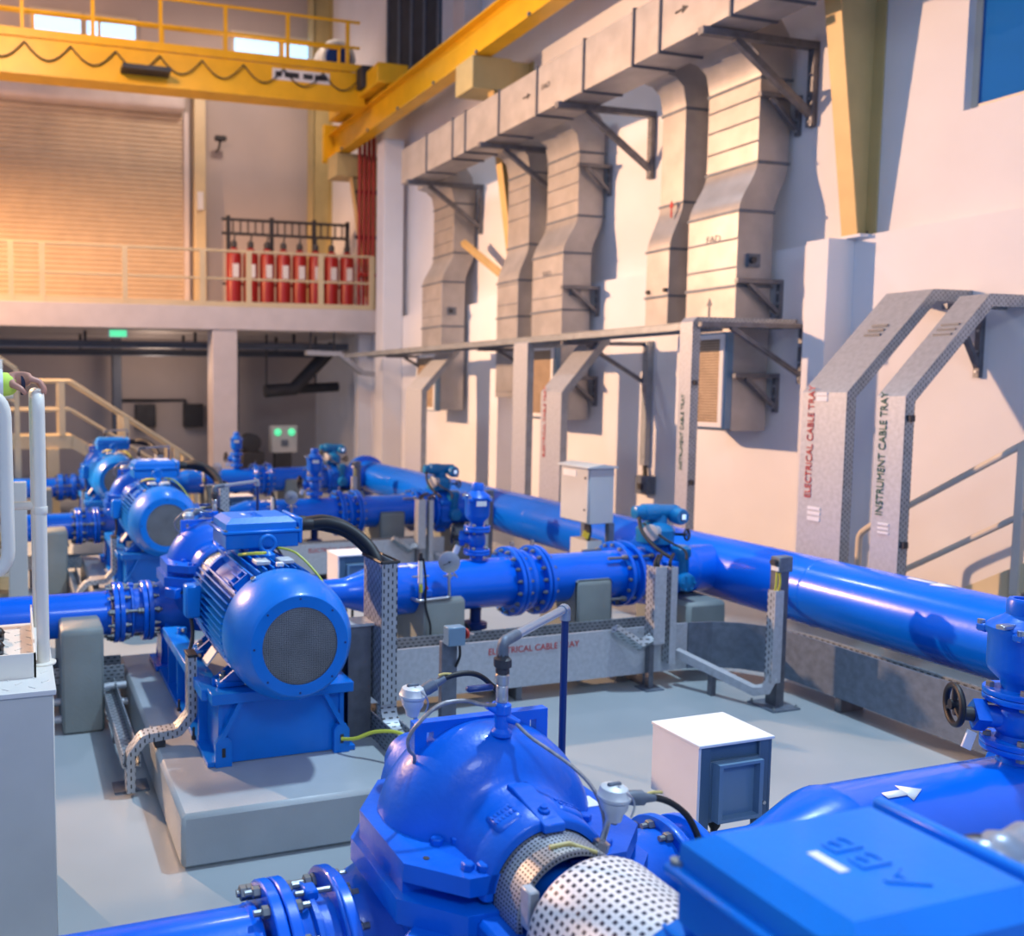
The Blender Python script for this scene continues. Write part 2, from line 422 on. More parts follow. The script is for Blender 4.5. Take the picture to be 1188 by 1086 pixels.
B().tube([(-9, 18.02, 9.5), (6.9, 18.02, 9.5)], .025, 8).build('handrail', 'yellow', t)
B().box(-9, 7.0, 16.82, 16.86, 8.6, 8.75).build('toe_board', 'yellow', t)
s_ = B().box(5.02, 6.22, 16.838, 16.85, 8.30, 8.52).build('sign', 'label', t, 'white sign plate with dark lettering')
for k, (x, w_) in enumerate(((5.08, .13), (5.27, .3), (5.66, .2), (5.90, .26))):
    B().box(x, x+w_, 16.832, 16.838, 8.36, 8.46).build('lettering', 'dark', s_)
for k in range(9):
    x = -.5+k*.82
    B().tube([V((x+.82*j/8, 16.8, 8.50-.30*sin(pi*j/8))) for j in range(9)], .014, 6).build('festoon_cable', 'dark', t)
B().box(6.75, 7.35, 16.45, 16.75, 8.2, 8.62, .02).build('drive_motor', 'dark', t)
B().box(2.05, 2.95, 16.5, 16.9, 8.12, 8.2).build('cable_trolley', 'dark', t)
t = thing('hoist_fan', 'round pale blower unit at the end of the crane walkway', 'blower', (7.2, 18.4, 8.64))
B().lathe((6.9, 18.4, 9.35), (0, -1, 0), [(-.25, .3), (-.2, .42), (.2, .42), (.25, .36)], 24).build('casing', 'cabinet', t)
B().lathe((6.9, 18.14, 9.35), (0, -1, 0), [(0, .30), (.03, .28)], 24).build('inlet', 'navy', t)
B().box(6.75, 7.2, 18.2, 18.6, 8.64, 9.05).build('stand', 'galvd', t)
# wall floodlight source lives off to the left on the facing side (see lights)
# ================================================================ ducts on the right wall
t = thing('supply_duct', 'long square galvanised air duct running along the right wall', 'duct', (7.0, 7, 5.86))
ys = [-1, .6, 2.2, 3.9, 5.4, 6.63, 7.05, 8.02, 8.44, 9.32, 10.30, 11.24, 12.2, 12.6, 13.5, 14.5]
for y0, y1 in zip(ys, ys[1:]):
    B().box(6.72, 7.27, y0+.006, y1-.006, 5.86, 6.46, .004).build('duct_section', 'duct', t)
for y in ys[1:-1]: B().box(6.70, 7.28, y-.012, y+.012, 5.84, 6.48).build('seam_flange', 'seam', t)
def arrow(par, y, z, l=.18, x=6.716, mat='dark', up=False):
    b = B()
    if up: b.prism([(y-.012, z), (y+.012, z), (y+.012, z+l*.6), (y+.04, z+l*.6), (y, z+l), (y-.04, z+l*.6), (y-.012, z+l*.6)], 'x', x-.003, x+.003)
    else: b.prism([(y, z), (y+l*.45, z+.04), (y+l*.45, z+.012), (y+l, z+.012), (y+l, z-.012), (y+l*.45, z-.012), (y+l*.45, z-.04)][::-1], 'x', x-.003, x+.003)
    return b.build('flow_arrow', mat, par)
for y in (7.62, 10.45): arrow(t, y, 6.17)
def rot_wall(): return rotm((0, -1, 0), (0, 0, 1))
text(t, 'FAD', (6.716, 7.28, 6.2), rot_wall(), .10, 'dark'); text(t, 'FAD', (6.716, 10.2, 6.14), rot_wall(), .10, 'dark')

def drop_duct(y0, y1, lab, xu=7.62, xl=7.40, zb=1.80, zbend=(4.14, 4.66), back=8.03, lback=7.86, louver=True, ribs=True):
    t = thing('drop_duct', lab, 'duct', (7.8, (y0+y1)/2, zb), 'drop ducts along the right wall')
    b = B(); z0, z1 = zbend; n = 8
    # lower leg
    b.box(xl, lback, y0, y1, zb, z0, .003)
    b.build('lower_leg', 'duct', t)
    f = []; r = []
    for i in range(n+1):
        s_ = i/n; e = s_*s_*(3-2*s_); z = z0+(z1-z0)*s_
        f.append((xl+(xu-xl)*e, z)); r.append((lback+(back-lback)*e, z))
    B().prism(f+r[::-1], 'y', y0, y1).build('offset_bend', 'duct', t, sharp=50)
    B().box(xu, back, y0, y1, z1, 5.55, .003).build('upper_leg', 'duct', t)
    if louver: B().prism([(xu, 5.55), (back, 5.55), (back, 5.75), (7.97, 6.0), (7.80, 6.22), (7.55, 6.36), (7.275, 6.40), (7.275, 5.90), (7.45, 5.87), (7.57, 5.77)], 'y', y0, y1).build('elbow', 'duct', t, sharp=50)
    else: B().prism([(xu, 5.55), (back, 5.55), (back, 5.75), (7.97, 6.0), (7.80, 6.22), (7.55, 6.36), (7.275, 6.40), (7.275, 5.90), (7.45, 5.87), (7.57, 5.77)], 'y', y0, y1).build('elbow', 'duct', t, sharp=50)
    for z, x0, x1 in ((z0, xl, lback), (z1, xu, back), (5.53, xu, back), (3.35, xl, lback)):
        B().box(x0-.014, x1+.01, y0-.014, y1+.014, z-.014, z+.014).build('seam_flange', 'galvd', t)
    if ribs:
        for z in (4.88, 5.12, 5.34):
            B().prism([(xu, z-.012), (xu-.014, z), (xu, z+.012)], 'y', y0+.01, y1-.01).build('stiffening_rib', 'duct', t)
        for z in (2.2, 2.6, 3.0, 3.55, 3.85):
            B().prism([(xl, z-.012), (xl-.010, z), (xl, z+.012)], 'y', y0+.01, y1-.01).build('stiffening_rib', 'duct', t)
    if louver:
        l = B().box(xl-.09, xl, y0-.0, y1+.0, 1.82, 2.86, .004).build('louvre_box', 'screen', t, 'blue-grey box round the louvre')
        fr = B()
        fr.box(xl-.115, xl-.09, y0+.02, y0+.07, 1.84, 2.84).box(xl-.115, xl-.09, y1-.07, y1-.02, 1.84, 2.84)
        fr.box(xl-.115, xl-.09, y0+.07, y1-.07, 1.84, 1.89).box(xl-.115, xl-.09, y0+.07, y1-.07, 2.79, 2.84)
        fr.build('louvre_frame', 'label', l)
        B().box(xl-.102, xl-.088, y0+.07, y1-.07, 1.89, 2.79).build('louvre_blades', 'louver', l)
        B().cyl((xl+.16, y0-.02, 3.62), (xl+.16, y0-.07, 3.62), .035, n=12).build('damper_handle', 'dark', t)
        B().box(xl+.12, xl+.28, y0-.03, y0, 3.55, 3.69).build('damper_plate', 'galvd', t)
    return t
d1 = drop_duct(7.56, 8.27, 'nearest wide drop duct with offset bend and louvre outlet by the tray')
text(d1, 'FAD', (7.395, 8.0, 3.85), rot_wall(), .11, 'seam'); arrow(d1, 7.92, 3.05, .2, 7.397, 'seam', True)
d2 = drop_duct(8.62, 9.0, 'slim plain drop duct with a red arrow beside the nearest louvred duct', xl=7.45, zb=2.98, zbend=(3.9, 4.45), louver=False, ribs=False)
arrow(d2, 8.72, 4.28, .2, 7.545, 'redtext', True)
for dy in (8.66, 8.95): B().cyl((7.45, dy, 3.42), (7.42, dy, 3.42), .025, n=10).build('test_port', 'dark', d2)
d3 = drop_duct(10.62, 11.36, 'wide drop duct with louvre outlet next to the sloped electrical tray')
text(d3, 'FAD', (7.395, 11.1, 3.85), rot_wall(), .11, 'seam')
d4 = drop_duct(11.82, 12.42, 'plain drop duct between the two farther louvred ducts', xl=7.45, zb=2.1, zbend=(3.9, 4.45), louver=False)
d5 = drop_duct(14.2, 14.98, 'farthest wide drop duct, near the mezzanine', zb=1.84)

def bracket(lab, y, z, x0, x1, dz, w=.05, grp='duct brackets'):
    """wall bracket of strut channel: arm, wall post, brace"""
    t = thing('wall_bracket', lab, 'bracket', (x1, y, z-dz), grp)
    B().box(x0, x1, y-w/2, y+w/2, z-w, z, .003).build('arm', 'strut', t)
    B().box(x1-w, x1, y-w/2, y+w/2, z-dz, z-w, .003).build('wall_post', 'strut', t)
    b = B(); l = x1-w-x0; n = V((dz, 0, l)).normalized()*w*.45
    a = V((x0+l*.30, y, z-w)); c = V((x1-w*.6, y, z-dz*.86)); q = V((w*.4, 0, 0))
    m = V((c-a).z and (-(c-a).z, 0, (c-a).x)).normalized()*w*.45
    b.prism([((a+m).x, (a+m).z), ((a-m).x, (a-m).z), ((c-m).x, (c-m).z), ((c+m).x, (c+m).z)], 'y', y-w*.4, y+w*.4, .002)
    b.build('brace', 'strut', t)
    for k in range(3): B().hexbolt((x1-w, y-.001, z-dz+.05+k*dz*.28), (-1, 0, 0), .012, .012).build('bolt', 'steel', t)
    return t
for y, lab in ((4.95, 'wall bracket under the main duct nearest the blue window'), (7.33, 'wall bracket under the main duct beside the nearest drop duct'),
               (9.72, 'wall bracket under the main duct beside the slim drop duct'), (11.62, 'wall bracket under the main duct between the third and fourth drop ducts'),
               (14.05, 'wall bracket under the main duct nearest its far end')):
    bracket(lab, y, 5.845, 6.62, 8.1, .86 if y > 5 else 1.0, .075)
for y, z, x0, x1, lab in ((7.50, 5.36, 7.55, 8.1, 'small strut bracket on the upper leg of the nearest drop duct'), (7.50, 3.42, 7.34, 7.95, 'small strut bracket at mid height of the nearest drop duct'),
                          (7.50, 2.42, 7.36, 7.95, 'small strut bracket beside the nearest louvre'), (10.55, 5.36, 7.55, 8.1, 'small strut bracket on the upper leg of the louvred duct by the sloped tray'),
                          (10.55, 3.68, 7.34, 7.95, 'small strut bracket at mid height of the louvred duct by the sloped tray'), (10.55, 2.42, 7.36, 7.95, 'small strut bracket beside the middle louvre')):
    bracket(lab, y, z, x0, x1, .42, .05)
# ================================================================ cable trays on the right wall
def tray_c(t, path, side, w, h, mat, lid='galv', name='tray_run', dirn=1):
    """covered cable tray: path along its outer (cover) face; side = width direction; h = depth towards the wall (negative normal)"""
    hw = w/2
    B().sweep(path, side, [(-hw, 0), (hw, 0), (hw, -.006*dirn), (-hw, -.006*dirn)], True).build('cover', lid, t, sharp=15)
    for sgn in (-1, 1):
        a = sgn*hw
        B().sweep(path, side, [(a, -.004*dirn), (a, -h*dirn), (a-sgn*.012, -h*dirn), (a-sgn*.012, -.004*dirn)], True).build('side_rail', mat, t, sharp=15)
def wall_tray(lab, yc, w, xt, zb, zt, txt=None, ty=1.95, mat='galv', x0=6.6, tc='redtext', h=.10, x1=7.95, grp='cable trays rising behind the header pipe', tx=.0, tsz=.075):
    t = thing('cable_tray', lab, 'cable tray', (x0, yc, .3), grp)
    d = xt-x0
    p = [(x0, yc, .3), (x0, yc, zb), (x0+d, yc, zt), (x1, yc, zt)] if d > .05 else [(x0, yc, .3), (x0, yc, zt-.05), (x0+.05, yc, zt), (x1, yc, zt)]
    # tangent up, side along -y: side x tangent = -y x z = -x (towards the room)
    tray_c(t, p, (0, -1, 0), w, h, 'perfv')
    if txt: text(t, txt, (x0-.004, yc+tx, ty), rotm((0, 0, 1), (0, 1, 0)), tsz, tc)
    b = B()
    for k in range(3): b.box(x0-.006, x0+.001, yc-.03, yc+.05, ty-.06-k*.032, ty-.045-k*.032)
    if txt: b.build('warning_marks', 'label', t)
    return t
te = wall_tray('wide sloped electrical cable tray rising behind the blue header pipe', 5.755, .42, 7.5, 2.235, 3.11)
text(te, 'ELECTRICAL CABLE TRAY', (6.595, 5.84, 1.32), rotm((0, 0, 1), (0, 1, 0)), .085, 'redtext', .002)
B().box(6.592, 6.60, 5.72, 5.82, 2.16, 2.20).box(6.592, 6.60, 5.72, 5.82, 2.21, 2.235).build('sticker', 'label', te)
B().box(6.592, 6.60, 5.74, 5.86, 1.13, 1.165).box(6.592, 6.60, 5.74, 5.86, 1.18, 1.21).box(6.592, 6.60, 5.74, 5.86, 1.225, 1.25).build('sticker', 'label', te)
ti = wall_tray('narrow sloped instrument cable tray beside the wide electrical tray', 5.165, .23, 7.43, 2.21, 3.02)
text(ti, 'INSTRUMENT CABLE TRAY', (6.595, 5.19, 1.26), rotm((0, 0, 1), (0, 1, 0)), .082, 'greentext', .002)
for z in (1.05, 2.04): B().box(6.62, 6.67, 5.02, 5.05, z-.025, z+.025).build('clip', 'dark', ti)
for k in range(3): B().box(6.592, 6.60, 5.13, 5.22, 1.12+k*.035, 1.135+k*.035).build('sticker', 'label', ti)
for pr, yy, x_, z_ in ((te, 5.75, 7.1, 2.73), (ti, 5.16, 7.1, 2.70)):
    b = B()
    for k in range(3):
        b.box(x_-.012+k*.04, x_+.008+k*.04, yy-.07, yy+.07, z_-.014+k*.04, z_+.006+k*.04, rot=None)
    b.build('slot_row', 'seam', pr)
t3 = wall_tray('upright instrument tray in front of the nearest drop duct', 7.36, .17, 6.6, 2.9, 2.985, x1=7.93)
text(t3, 'INSTRUMENT CABLE TRAY', (6.595, 7.35, 1.42), rotm((0, 0, 1), (0, 1, 0)), .065, 'greentext', .002)
for z in (1.30, 2.32): B().box(6.62, 6.66, 7.245, 7.275, z-.025, z+.025).build('clip', 'dark', t3)
t4 = wall_tray('sloped electrical tray rising past the middle louvred duct', 9.66, .44, 7.21, 2.205, 2.90, x1=7.3)
text(t4, 'ELECTRICAL CABLE TRAY', (6.595, 9.76, 1.36), rotm((0, 0, 1), (0, 1, 0)), .08, 'redtext', .002)
t5 = wall_tray('upright cable tray left of the middle louvre', 10.38, .34, 6.6, 2.8, 2.90, x1=7.2)
t6 = wall_tray('farthest sloped cable tray, near the mezzanine column', 13.65, .62, 7.25, 2.215, 2.91, x1=7.3)
t = thing('cable_tray', 'long level cable tray on brackets along the right wall', 'cable tray', (6.9, 11, 2.84), None)
B().box(6.62, 7.15, 7.46, 17.0, 2.925, 2.935).build('tray_bed', 'galv', t)
for x in (6.62, 7.14): B().box(x, x+.012, 7.46, 17.0, 2.86, 2.94).build('side_rail', 'perfu', t)
for y, z, x0, lab in ((7.20, 2.93, 6.62, 'strut bracket carrying the near end of the level wall tray'), (9.52, 2.85, 6.64, 'strut bracket under the wall tray above the small switch box'),
                      (11.6, 2.85, 6.64, 'strut bracket under the wall tray beside the second pilaster'), (14.9, 2.85, 6.64, 'strut bracket under the wall tray nearest the mezzanine'),
                      (5.45, 2.98, 7.5, 'strut bracket behind the wide sloped electrical tray')):
    bracket(lab, y, z, x0, 7.95, .62, .05, 'tray brackets')
t = thing('conduit_drop', 'thin perforated conduit dropping to a small grey switch box on the wall', 'conduit', (7.9, 9.45, .9))
B().box(7.86, 7.95, 9.42, 9.52, 1.25, 2.86, .002).build('channel', 'perfv', t)
B().tube([(7.9, 9.46, 1.25), (7.89, 9.44, 1.15), (7.88, 9.42, 1.08)], .03, 8).build('cable', 'black', t)
B().box(7.80, 7.95, 9.30, 9.52, .88, 1.12, .01).build('switch_box', 'galvd', t)
B().box(7.79, 7.81, 9.36, 9.46, .94, 1.02).build('switch', 'dark', t)
# ================================================================ pipework
S = 3.95                                   # spacing of the four pump lines
LY = 6.2                                   # axis of the second line; the others are copies
OFF = {0: -S, 2: S, 3: 2*S}
ZP = .69
t = thing('header_pipe', 'very long thick blue header pipe running along the right wall', 'pipe', (6.05, 6, .40))
B().lathe((6.05, -1.5, .67), (0, 1, 0), [(0, .272), (15.9, .272)], 48).build('pipe_barrel', 'blue', t)
for y in (.4, 1.9, 3.3, 5.2, 6.9, 9.0, 11.2, 12.9): B().lathe((6.05, y-.012, .67), (0, 1, 0), [(0, .27), (.008, .2755), (.016, .2755), (.024, .27)], 48, cap=False).build('weld_seam', 'blue', t)
B().lathe((6.05, 14.4, .67), (0, 1, 0), [(-.05, .27), (-.04, .36), (.02, .36), (.03, .36), (.08, .36), (.09, .2), (.10, 0)], 40).build('end_flange', 'blue', t)
for k in range(4):
    y = LY+(k-1)*S
    B().lathe((5.6, y, ZP), (1, 0, 0), [(0, .20), (.02, .206), (.04, .206), (.06, .201), (.3, .201)], 40, cap=False).build('branch_stub', 'blue', t)
a = B()
pts = [(4.52, -.016), (4.34, -.016), (4.34, -.045), (4.18, 0), (4.34, .045), (4.34, .016), (4.52, .016)]
def onpipe(y, s_, r=.2765, cx=6.05, cz=.67, a0=R(84)):
    q = a0+s_/r; return (cx-r*cos(q), y, cz+r*sin(q))
vs = [onpipe(*p) for p in pts]
a.raw(vs, [[0, 1, 5, 6], [2, 3, 4]] if False else [[1, 0, 6, 5], [4, 3, 2]])
a.build('flow_arrow', 'label', t, solid=.002)

ORD = ['nearest', 'second', 'third', 'farthest']
# ---- suction side ------------------------------------------------------------
def labs(o, fmt, lines=(0, 2, 3), where=None, pumpset=False):
    wh = where or {0: 'of the nearest pump, low in the foreground', 1: 'of the second pump, beside the cream platform', 2: 'of the third pump', 3: 'of the farthest pump'}
    o['label'] = fmt % wh[1]; out = {1: o}
    for k in lines: out[k] = dup(o, ((-.048, -3.93, 0) if k == 0 and pumpset else (0, OFF[k], 0)), fmt % wh[k])
    return out
G = 'suction pipes of the pump row'
t = thing('suction_pipe', 'x', 'pipe', (-1, LY, ZP-.17), G)
B().lathe((-2.6, LY, .67), (1, 0, 0), [(0, .156), (3.22, .156)], 40).build('pipe_barrel', 'blue', t)
B().lathe((.60, LY, .67), (1, 0, 0), [(0, .156), (.008, .160), (.02, .160), (.03, .157)], 40, cap=False).build('weld_seam', 'blue', t)
flange(B(), (.665, LY, .67), (1, 0, 0), .215, .034).build('flange', 'blue', t)
labs(t, 'blue suction pipe %s')
G = 'dismantling joints on the suction side'
t = thing('dismantling_joint', 'x', 'pipe joint', (.78, LY, .45), G)
b = B(); flange(b, (.705, LY, .67), (1, 0, 0), .215, .034); b.build('flange', 'blue', t)
B().lathe((.72, LY, .67), (1, 0, 0), [(0, .165), (.03, .165), (.04, .17), (.075, .17), (.08, .16), (.13, .16), (.14, .172)], 36).build('sleeve', 'bluecast', t)
B().lathe((.765, LY, .67), (1, 0, 0), [(0, .175), (.006, .188), (.02, .188), (.026, .175)], 36, cap=False).build('clamp_ring', 'bluecast', t)
flange(B(), (.868, LY, .67), (1, 0, 0), .215, .032).build('flange', 'blue', t)
bolts(t, (.722, LY, .67), (1, 0, 0), .188, 12, .017, .022, both=.075, stud=.022)
for k in range(3):
    a = 2*pi*(k+.12)/3+.55; y = LY+.188*cos(a); z = .67+.188*sin(a)
    B().cyl((.60, y, z), (.98, y, z), .011, n=10).build('tie_rod', 'bolt', t)
    for x, d in ((.648, -1), (.628, -1), (.722, 1), (.85, -1), (.828, -1), (.945, 1)): B().hexbolt((x, y, z), (d, 0, 0), .022, .02).build('nut', 'bolt', t)
B().box(.76, .80, LY-.03, LY+.02, .845, .875, .005).build('clamp_lug', 'bluecast', t)
B().cyl((.735, LY-.01, .862), (.90, LY-.01, .862), .008, n=8).build('clamp_bolt', 'bolt', t)
labs(t, 'blue bolted dismantling joint on the suction pipe %s')
# ---- discharge side ----------------------------------------------------------
G = 'discharge pipes of the pump row'
t = thing('discharge_pipe', 'x', 'pipe', (3, LY, ZP-.2), G)
B().lathe((2.12, LY, ZP), (1, 0, 0), [(0, .118), (.03, .112), (.28, .112), (.32, .118), (.42, .150), (.54, .192), (.58, .2), (.60, .2035), (.62, .2015), (.63, .2), (1.72, .2)], 44).build('pipe_barrel', 'blue', t)
flange(B(), (2.10, LY, ZP), (1, 0, 0), .19, .03).build('flange', 'blue', t)
bolts(t, (2.115, LY, ZP), (1, 0, 0), .16, 12, .016, .02)
flange(B(), (3.86, LY, ZP), (1, 0, 0), .285, .034).build('flange', 'blue', t)
a = B(); r = .2045
def ond(x, s_, a0=R(72)):
    q = a0+s_/r; return (x, LY-r*cos(q), ZP+r*sin(q))
a.raw([ond(*p) for p in [(2.86, -.013), (2.95, -.013), (2.95, -.036), (3.03, 0), (2.95, .036), (2.95, .013), (2.86, .013)]], [[0, 1, 5, 6], [2, 3, 4]])
a.build('flow_arrow', 'label', t, solid=.002)
labs(t, 'blue discharge pipe %s')
W2 = {0: 'of the nearest pump line', 1: 'of the second pump line', 2: 'of the third pump line', 3: 'of the farthest pump line'}
t = thing('expansion_joint', 'x', 'pipe joint', (4.0, LY, ZP-.3), 'expansion joints on the discharge pipes')
flange(B(), (3.90, LY, ZP), (1, 0, 0), .285, .03).build('flange', 'blue', t)
B().lathe((3.915, LY, ZP), (1, 0, 0), [(0, .215), (.03, .225), (.055, .25), (.085, .25), (.11, .225), (.16, .215)], 40).build('bellows', 'blue', t)
flange(B(), (4.09, LY, ZP), (1, 0, 0), .285, .03).build('flange', 'blue', t)
bolts(t, (3.915, LY, ZP), (1, 0, 0), .25, 16, .017, .022, both=.072, stud=.012)
bolts(t, (4.148, LY, ZP), (1, 0, 0), .25, 16, .017, .022, both=.072, stud=.012)
for x in (3.90, 4.09): B().ring((x, LY, ZP+.305), (1, 0, 0), .022, .006, 16, 6).build('eye_lug', 'bolt', t)
labs(t, 'blue bolted expansion joint on the discharge pipe %s', (2, 3), W2)
t = thing('discharge_pipe', 'x', 'pipe', (4.5, LY, ZP-.2), 'short discharge spools')
flange(B(), (4.132, LY, ZP), (1, 0, 0), .285, .032).build('flange', 'blue', t)
B().lathe((4.14, LY, ZP), (1, 0, 0), [(0, .2), (.74, .2), (.76, .2)], 40).build('pipe_barrel', 'blue', t)
labs(t, 'short blue pipe spool behind the expansion joint %s', (2, 3), W2)
t = thing('dismantling_joint', 'x', 'pipe joint', (5, LY, ZP-.28), 'dismantling joints on the discharge side')
flange(B(), (4.90, LY, ZP), (1, 0, 0), .275, .034).build('flange', 'blue', t)
B().lathe((4.91, LY, ZP), (1, 0, 0), [(0, .21), (.05, .21), (.06, .225), (.12, .225), (.13, .215), (.24, .215)], 40).build('sleeve', 'bluecast', t)
flange(B(), (5.0, LY, ZP), (1, 0, 0), .275, .03).build('flange', 'blue', t)
flange(B(), (5.16, LY, ZP), (1, 0, 0), .275, .034).build('flange', 'blue', t)
bolts(t, (5.018, LY, ZP), (1, 0, 0), .245, 16, .016, .02, both=.14, ph=.0)
for k in range(4):
    a = pi/4+k*pi/2; y = LY+.245*cos(a); z = ZP+.245*sin(a)
    B().cyl((4.70, y, z), (5.24, y, z), .012, n=10).build('tie_rod', 'bolt', t)
    for x, d in ((4.882, -1), (4.86, -1), (5.14, -1), (5.18, 1)): B().hexbolt((x, y, z), (d, 0, 0), .022, .02).build('nut', 'bolt', t)
labs(t, 'blue dismantling joint with long tie rods on the discharge %s', (2, 3), W2)
# actuated butterfly valve: body disc, neck, gearbox, motor drive
t = thing('butterfly_valve', 'x', 'valve', (5.3, LY, ZP-.28), 'motor driven butterfly valves')
B().lathe((5.185, LY, ZP), (1, 0, 0), [(0, .26), (.01, .275), (.13, .275), (.14, .26)], 40).build('valve_body', 'bluecast', t)
for k in range(8):
    a = 2*pi*(k+.5)/8
    B().box(5.19, 5.32, LY+.275*cos(a)-.03, LY+.275*cos(a)+.03, ZP+.275*sin(a)-.03, ZP+.275*sin(a)+.03, .008).build('bolt_lug', 'bluecast', t)
B().lathe((5.37, LY-.31, ZP-.04), (0, 1, 0), [(-.03, .055), (-.02, .075), (.0, .08), (.06, .085), (.1, .06)], 24).build('shaft_hub', 'teal', t)
for k in range(6): B().hexbolt((5.37+.06*cos(k*pi/3), LY-.34, ZP-.04+.06*sin(k*pi/3)), (0, -1, 0), .009, .012).build('bolt', 'teal', t)
B().lathe((5.255, LY-.06, ZP+.22), (0, 0, 1), [(0, .085), (.04, .075), (.09, .075), (.1, .12), (.13, .12)], 24).build('neck', 'teal', t)
B().lathe((5.365, LY-.24, .63), (0, 0, 1), [(0, .05), (.02, .065), (.22, .065), (.24, .08), (.30, .08), (.32, .06)], 24).build('gear_column', 'teal', t)
B().lathe((5.255, LY-.06, 1.02), (0, 0, 1), [(-.09, .10), (-.06, .15), (.05, .155), (.08, .13), (.12, .06)], 28).build('gearbox', 'teal', t)
B().lathe((5.16, LY-.16, 1.06), (-1, -.35, 0), [(-.06, .05), (.02, .055), (.04, .07), (.06, .07), (.065, .03)], 24).build('limit_cover', 'galv', t)
b = B().lathe((5.10, LY-.05, 1.215), (1, -.12, 0), [(-.06, .035), (-.05, .055), (.02, .06), (.03, .072), (.16, .072), (.17, .065), (.33, .06), (.36, .045)], 28)
b.build('drive_motor', 'teal', t)
B().lathe((5.28, LY-.07, 1.12), (0, 0, 1), [(0, .07), (.1, .062)], 20).build('drive_base', 'teal', t)
hd = B().lathe((5.40, LY-.10, 1.185), (0, -1, 0), [(0, .06), (.05, .07), (.10, .07), (.115, .06)], 28).build('control_head', 'teal', t)
B().box(5.378, 5.428, LY-.222, LY-.214, 1.155, 1.215, .004).build('screen_frame', 'dark', hd)
B().box(5.385, 5.42, LY-.226, LY-.220, 1.166, 1.208).build('screen', 'lcd', hd, 'small lit screen')
B().cyl((5.47, LY-.12, 1.17), (5.50, LY-.12, 1.17), .02, n=12).build('selector_knob', 'dark', hd)
B().cyl((5.47, LY-.12, 1.125), (5.495, LY-.12, 1.125), .016, n=12).build('stop_knob', 'redp', hd)
hw = B().ring((5.46, LY-.20, 1.03), (.4, -1, .1), .045, .009, 24, 8)
for k in range(3):
    a = 2*pi*k/3; d, u, v = basis((.4, -1, .1)); c = V((5.46, LY-.20, 1.03)); hw.cyl(c, c+(u*cos(a)+v*sin(a))*.045, .006, n=8)
hw.cyl((5.46, LY-.20, 1.03), (5.42, LY-.10, 1.02), .012, n=10)
hw.build('hand_wheel', 'black', t)
B().tube(smoothpath([(5.06, LY-.09, 1.18), (5.04, LY-.16, 1.07), (5.06, LY-.30, .96), (5.10, LY-.42, .90)]), .016, 8).build('cable', 'black', t)
B().tube(smoothpath([(5.10, LY-.10, 1.13), (5.16, LY-.30, 1.02), (5.24, LY-.42, .95), (5.23, LY-.46, .88)]), .010, 8).build('cable', 'black', t)
labs(t, 'blue butterfly valve with teal motor drive %s', (2, 3), {1: 'of the second pump line, near the header', 2: 'of the third pump line', 3: 'of the farthest pump line'})
t = thing('discharge_pipe', 'x', 'pipe', (5.5, LY, ZP-.2), 'end spools into the header')
flange(B(), (5.345, LY, ZP), (1, 0, 0), .275, .034).build('flange', 'blue', t)
B().lathe((5.36, LY, ZP), (1, 0, 0), [(0, .2), (.24, .2)], 40).build('pipe_barrel', 'blue', t)
labs(t, 'short blue spool joining the header pipe %s', (2, 3), W2)
# ---- air valve on top of the discharge pipe ------------------------------------
X0 = 3.575
t = thing('air_valve', 'x', 'valve', (X0, LY, ZP+.19), 'air valves on the discharge pipes')
p = lambda z: (X0, LY, z)
B().lathe(p(ZP+.17), (0, 0, 1), [(0, .085), (.03, .052), (.11, .05), (.12, .05)], 28).build('neck', 'blue', t)
flange(B(), p(.965), (0, 0, 1), .105, .022).build('flange', 'blue', t)
B().lathe(p(.975), (0, 0, 1), [(0, .06), (.02, .055), (.04, .07), (.11, .07), (.13, .055), (.15, .06)], 28).build('gate_body', 'bluecast', t)
dv = V((-.80, .56, 0)).normalized()
gb = B(); q = V(p(1.055)); gb.tube([q, q+dv*.10], .042, 16); gb.build('bonnet_neck', 'bluecast', t)
b = B().lathe(q+dv*.095, dv, [(0, .06), (.012, .062), (.03, .062), (.042, .06)], 4); b.build('bonnet', 'bluecast', t)
B().lathe(q+dv*.137, dv, [(0, .028), (.04, .024), (.045, .012), (.06, .012)], 16).build('stem', 'dark', t)
c = q+dv*.195+V((0, 0, .03)); hw = B().ring(c, dv, .074, .011, 32, 10); d0, u, v = basis(dv)
for k in range(3):
    a = pi/2+2*pi*k/3; hw.tube([c, c+(u*cos(a)+v*sin(a))*.072], .009, 8)
hw.lathe(c-dv*.015, dv, [(0, .02), (.03, .02)], 12)
hw.build('hand_wheel', 'black', t)
B().box(X0-.17, X0-.12, LY+.06, LY+.066, .93, 1.0, rot=M.Rotation(R(25), 3, 'Y')).build('tag', 'label', t, 'white paper tag hanging from the wheel')
flange(B(), p(1.13), (0, 0, 1), .105, .022).build('flange', 'blue', t)
flange(B(), p(1.155), (0, 0, 1), .105, .022).build('flange', 'blue', t)
flange(B(), p(.942), (0, 0, 1), .105, .020).build('flange', 'blue', t)
bolts(t, p(1.166), (0, 0, 1), .083, 4, .014, .018, both=.045)
bolts(t, p(.977), (0, 0, 1), .083, 4, .014, .018, both=.045)
B().lathe(p(1.165), (0, 0, 1), [(0, .05), (.03, .055), (.07, .092), (.09, .098), (.20, .098), (.215, .108), (.235, .108), (.25, .095), (.275, .06), (.285, .05), (.335, .05), (.345, .043), (.345, .03), (.33, .028), (.33, 0)], 36).build('float_chamber', 'bluecast', t)
B().box(X0-.062, X0+.02, LY-.106, LY-.098, 1.335, 1.375, rot=M.Rotation(R(-8), 3, 'Z')).build('name_plate', 'label', t, 'white name plate with a green line')
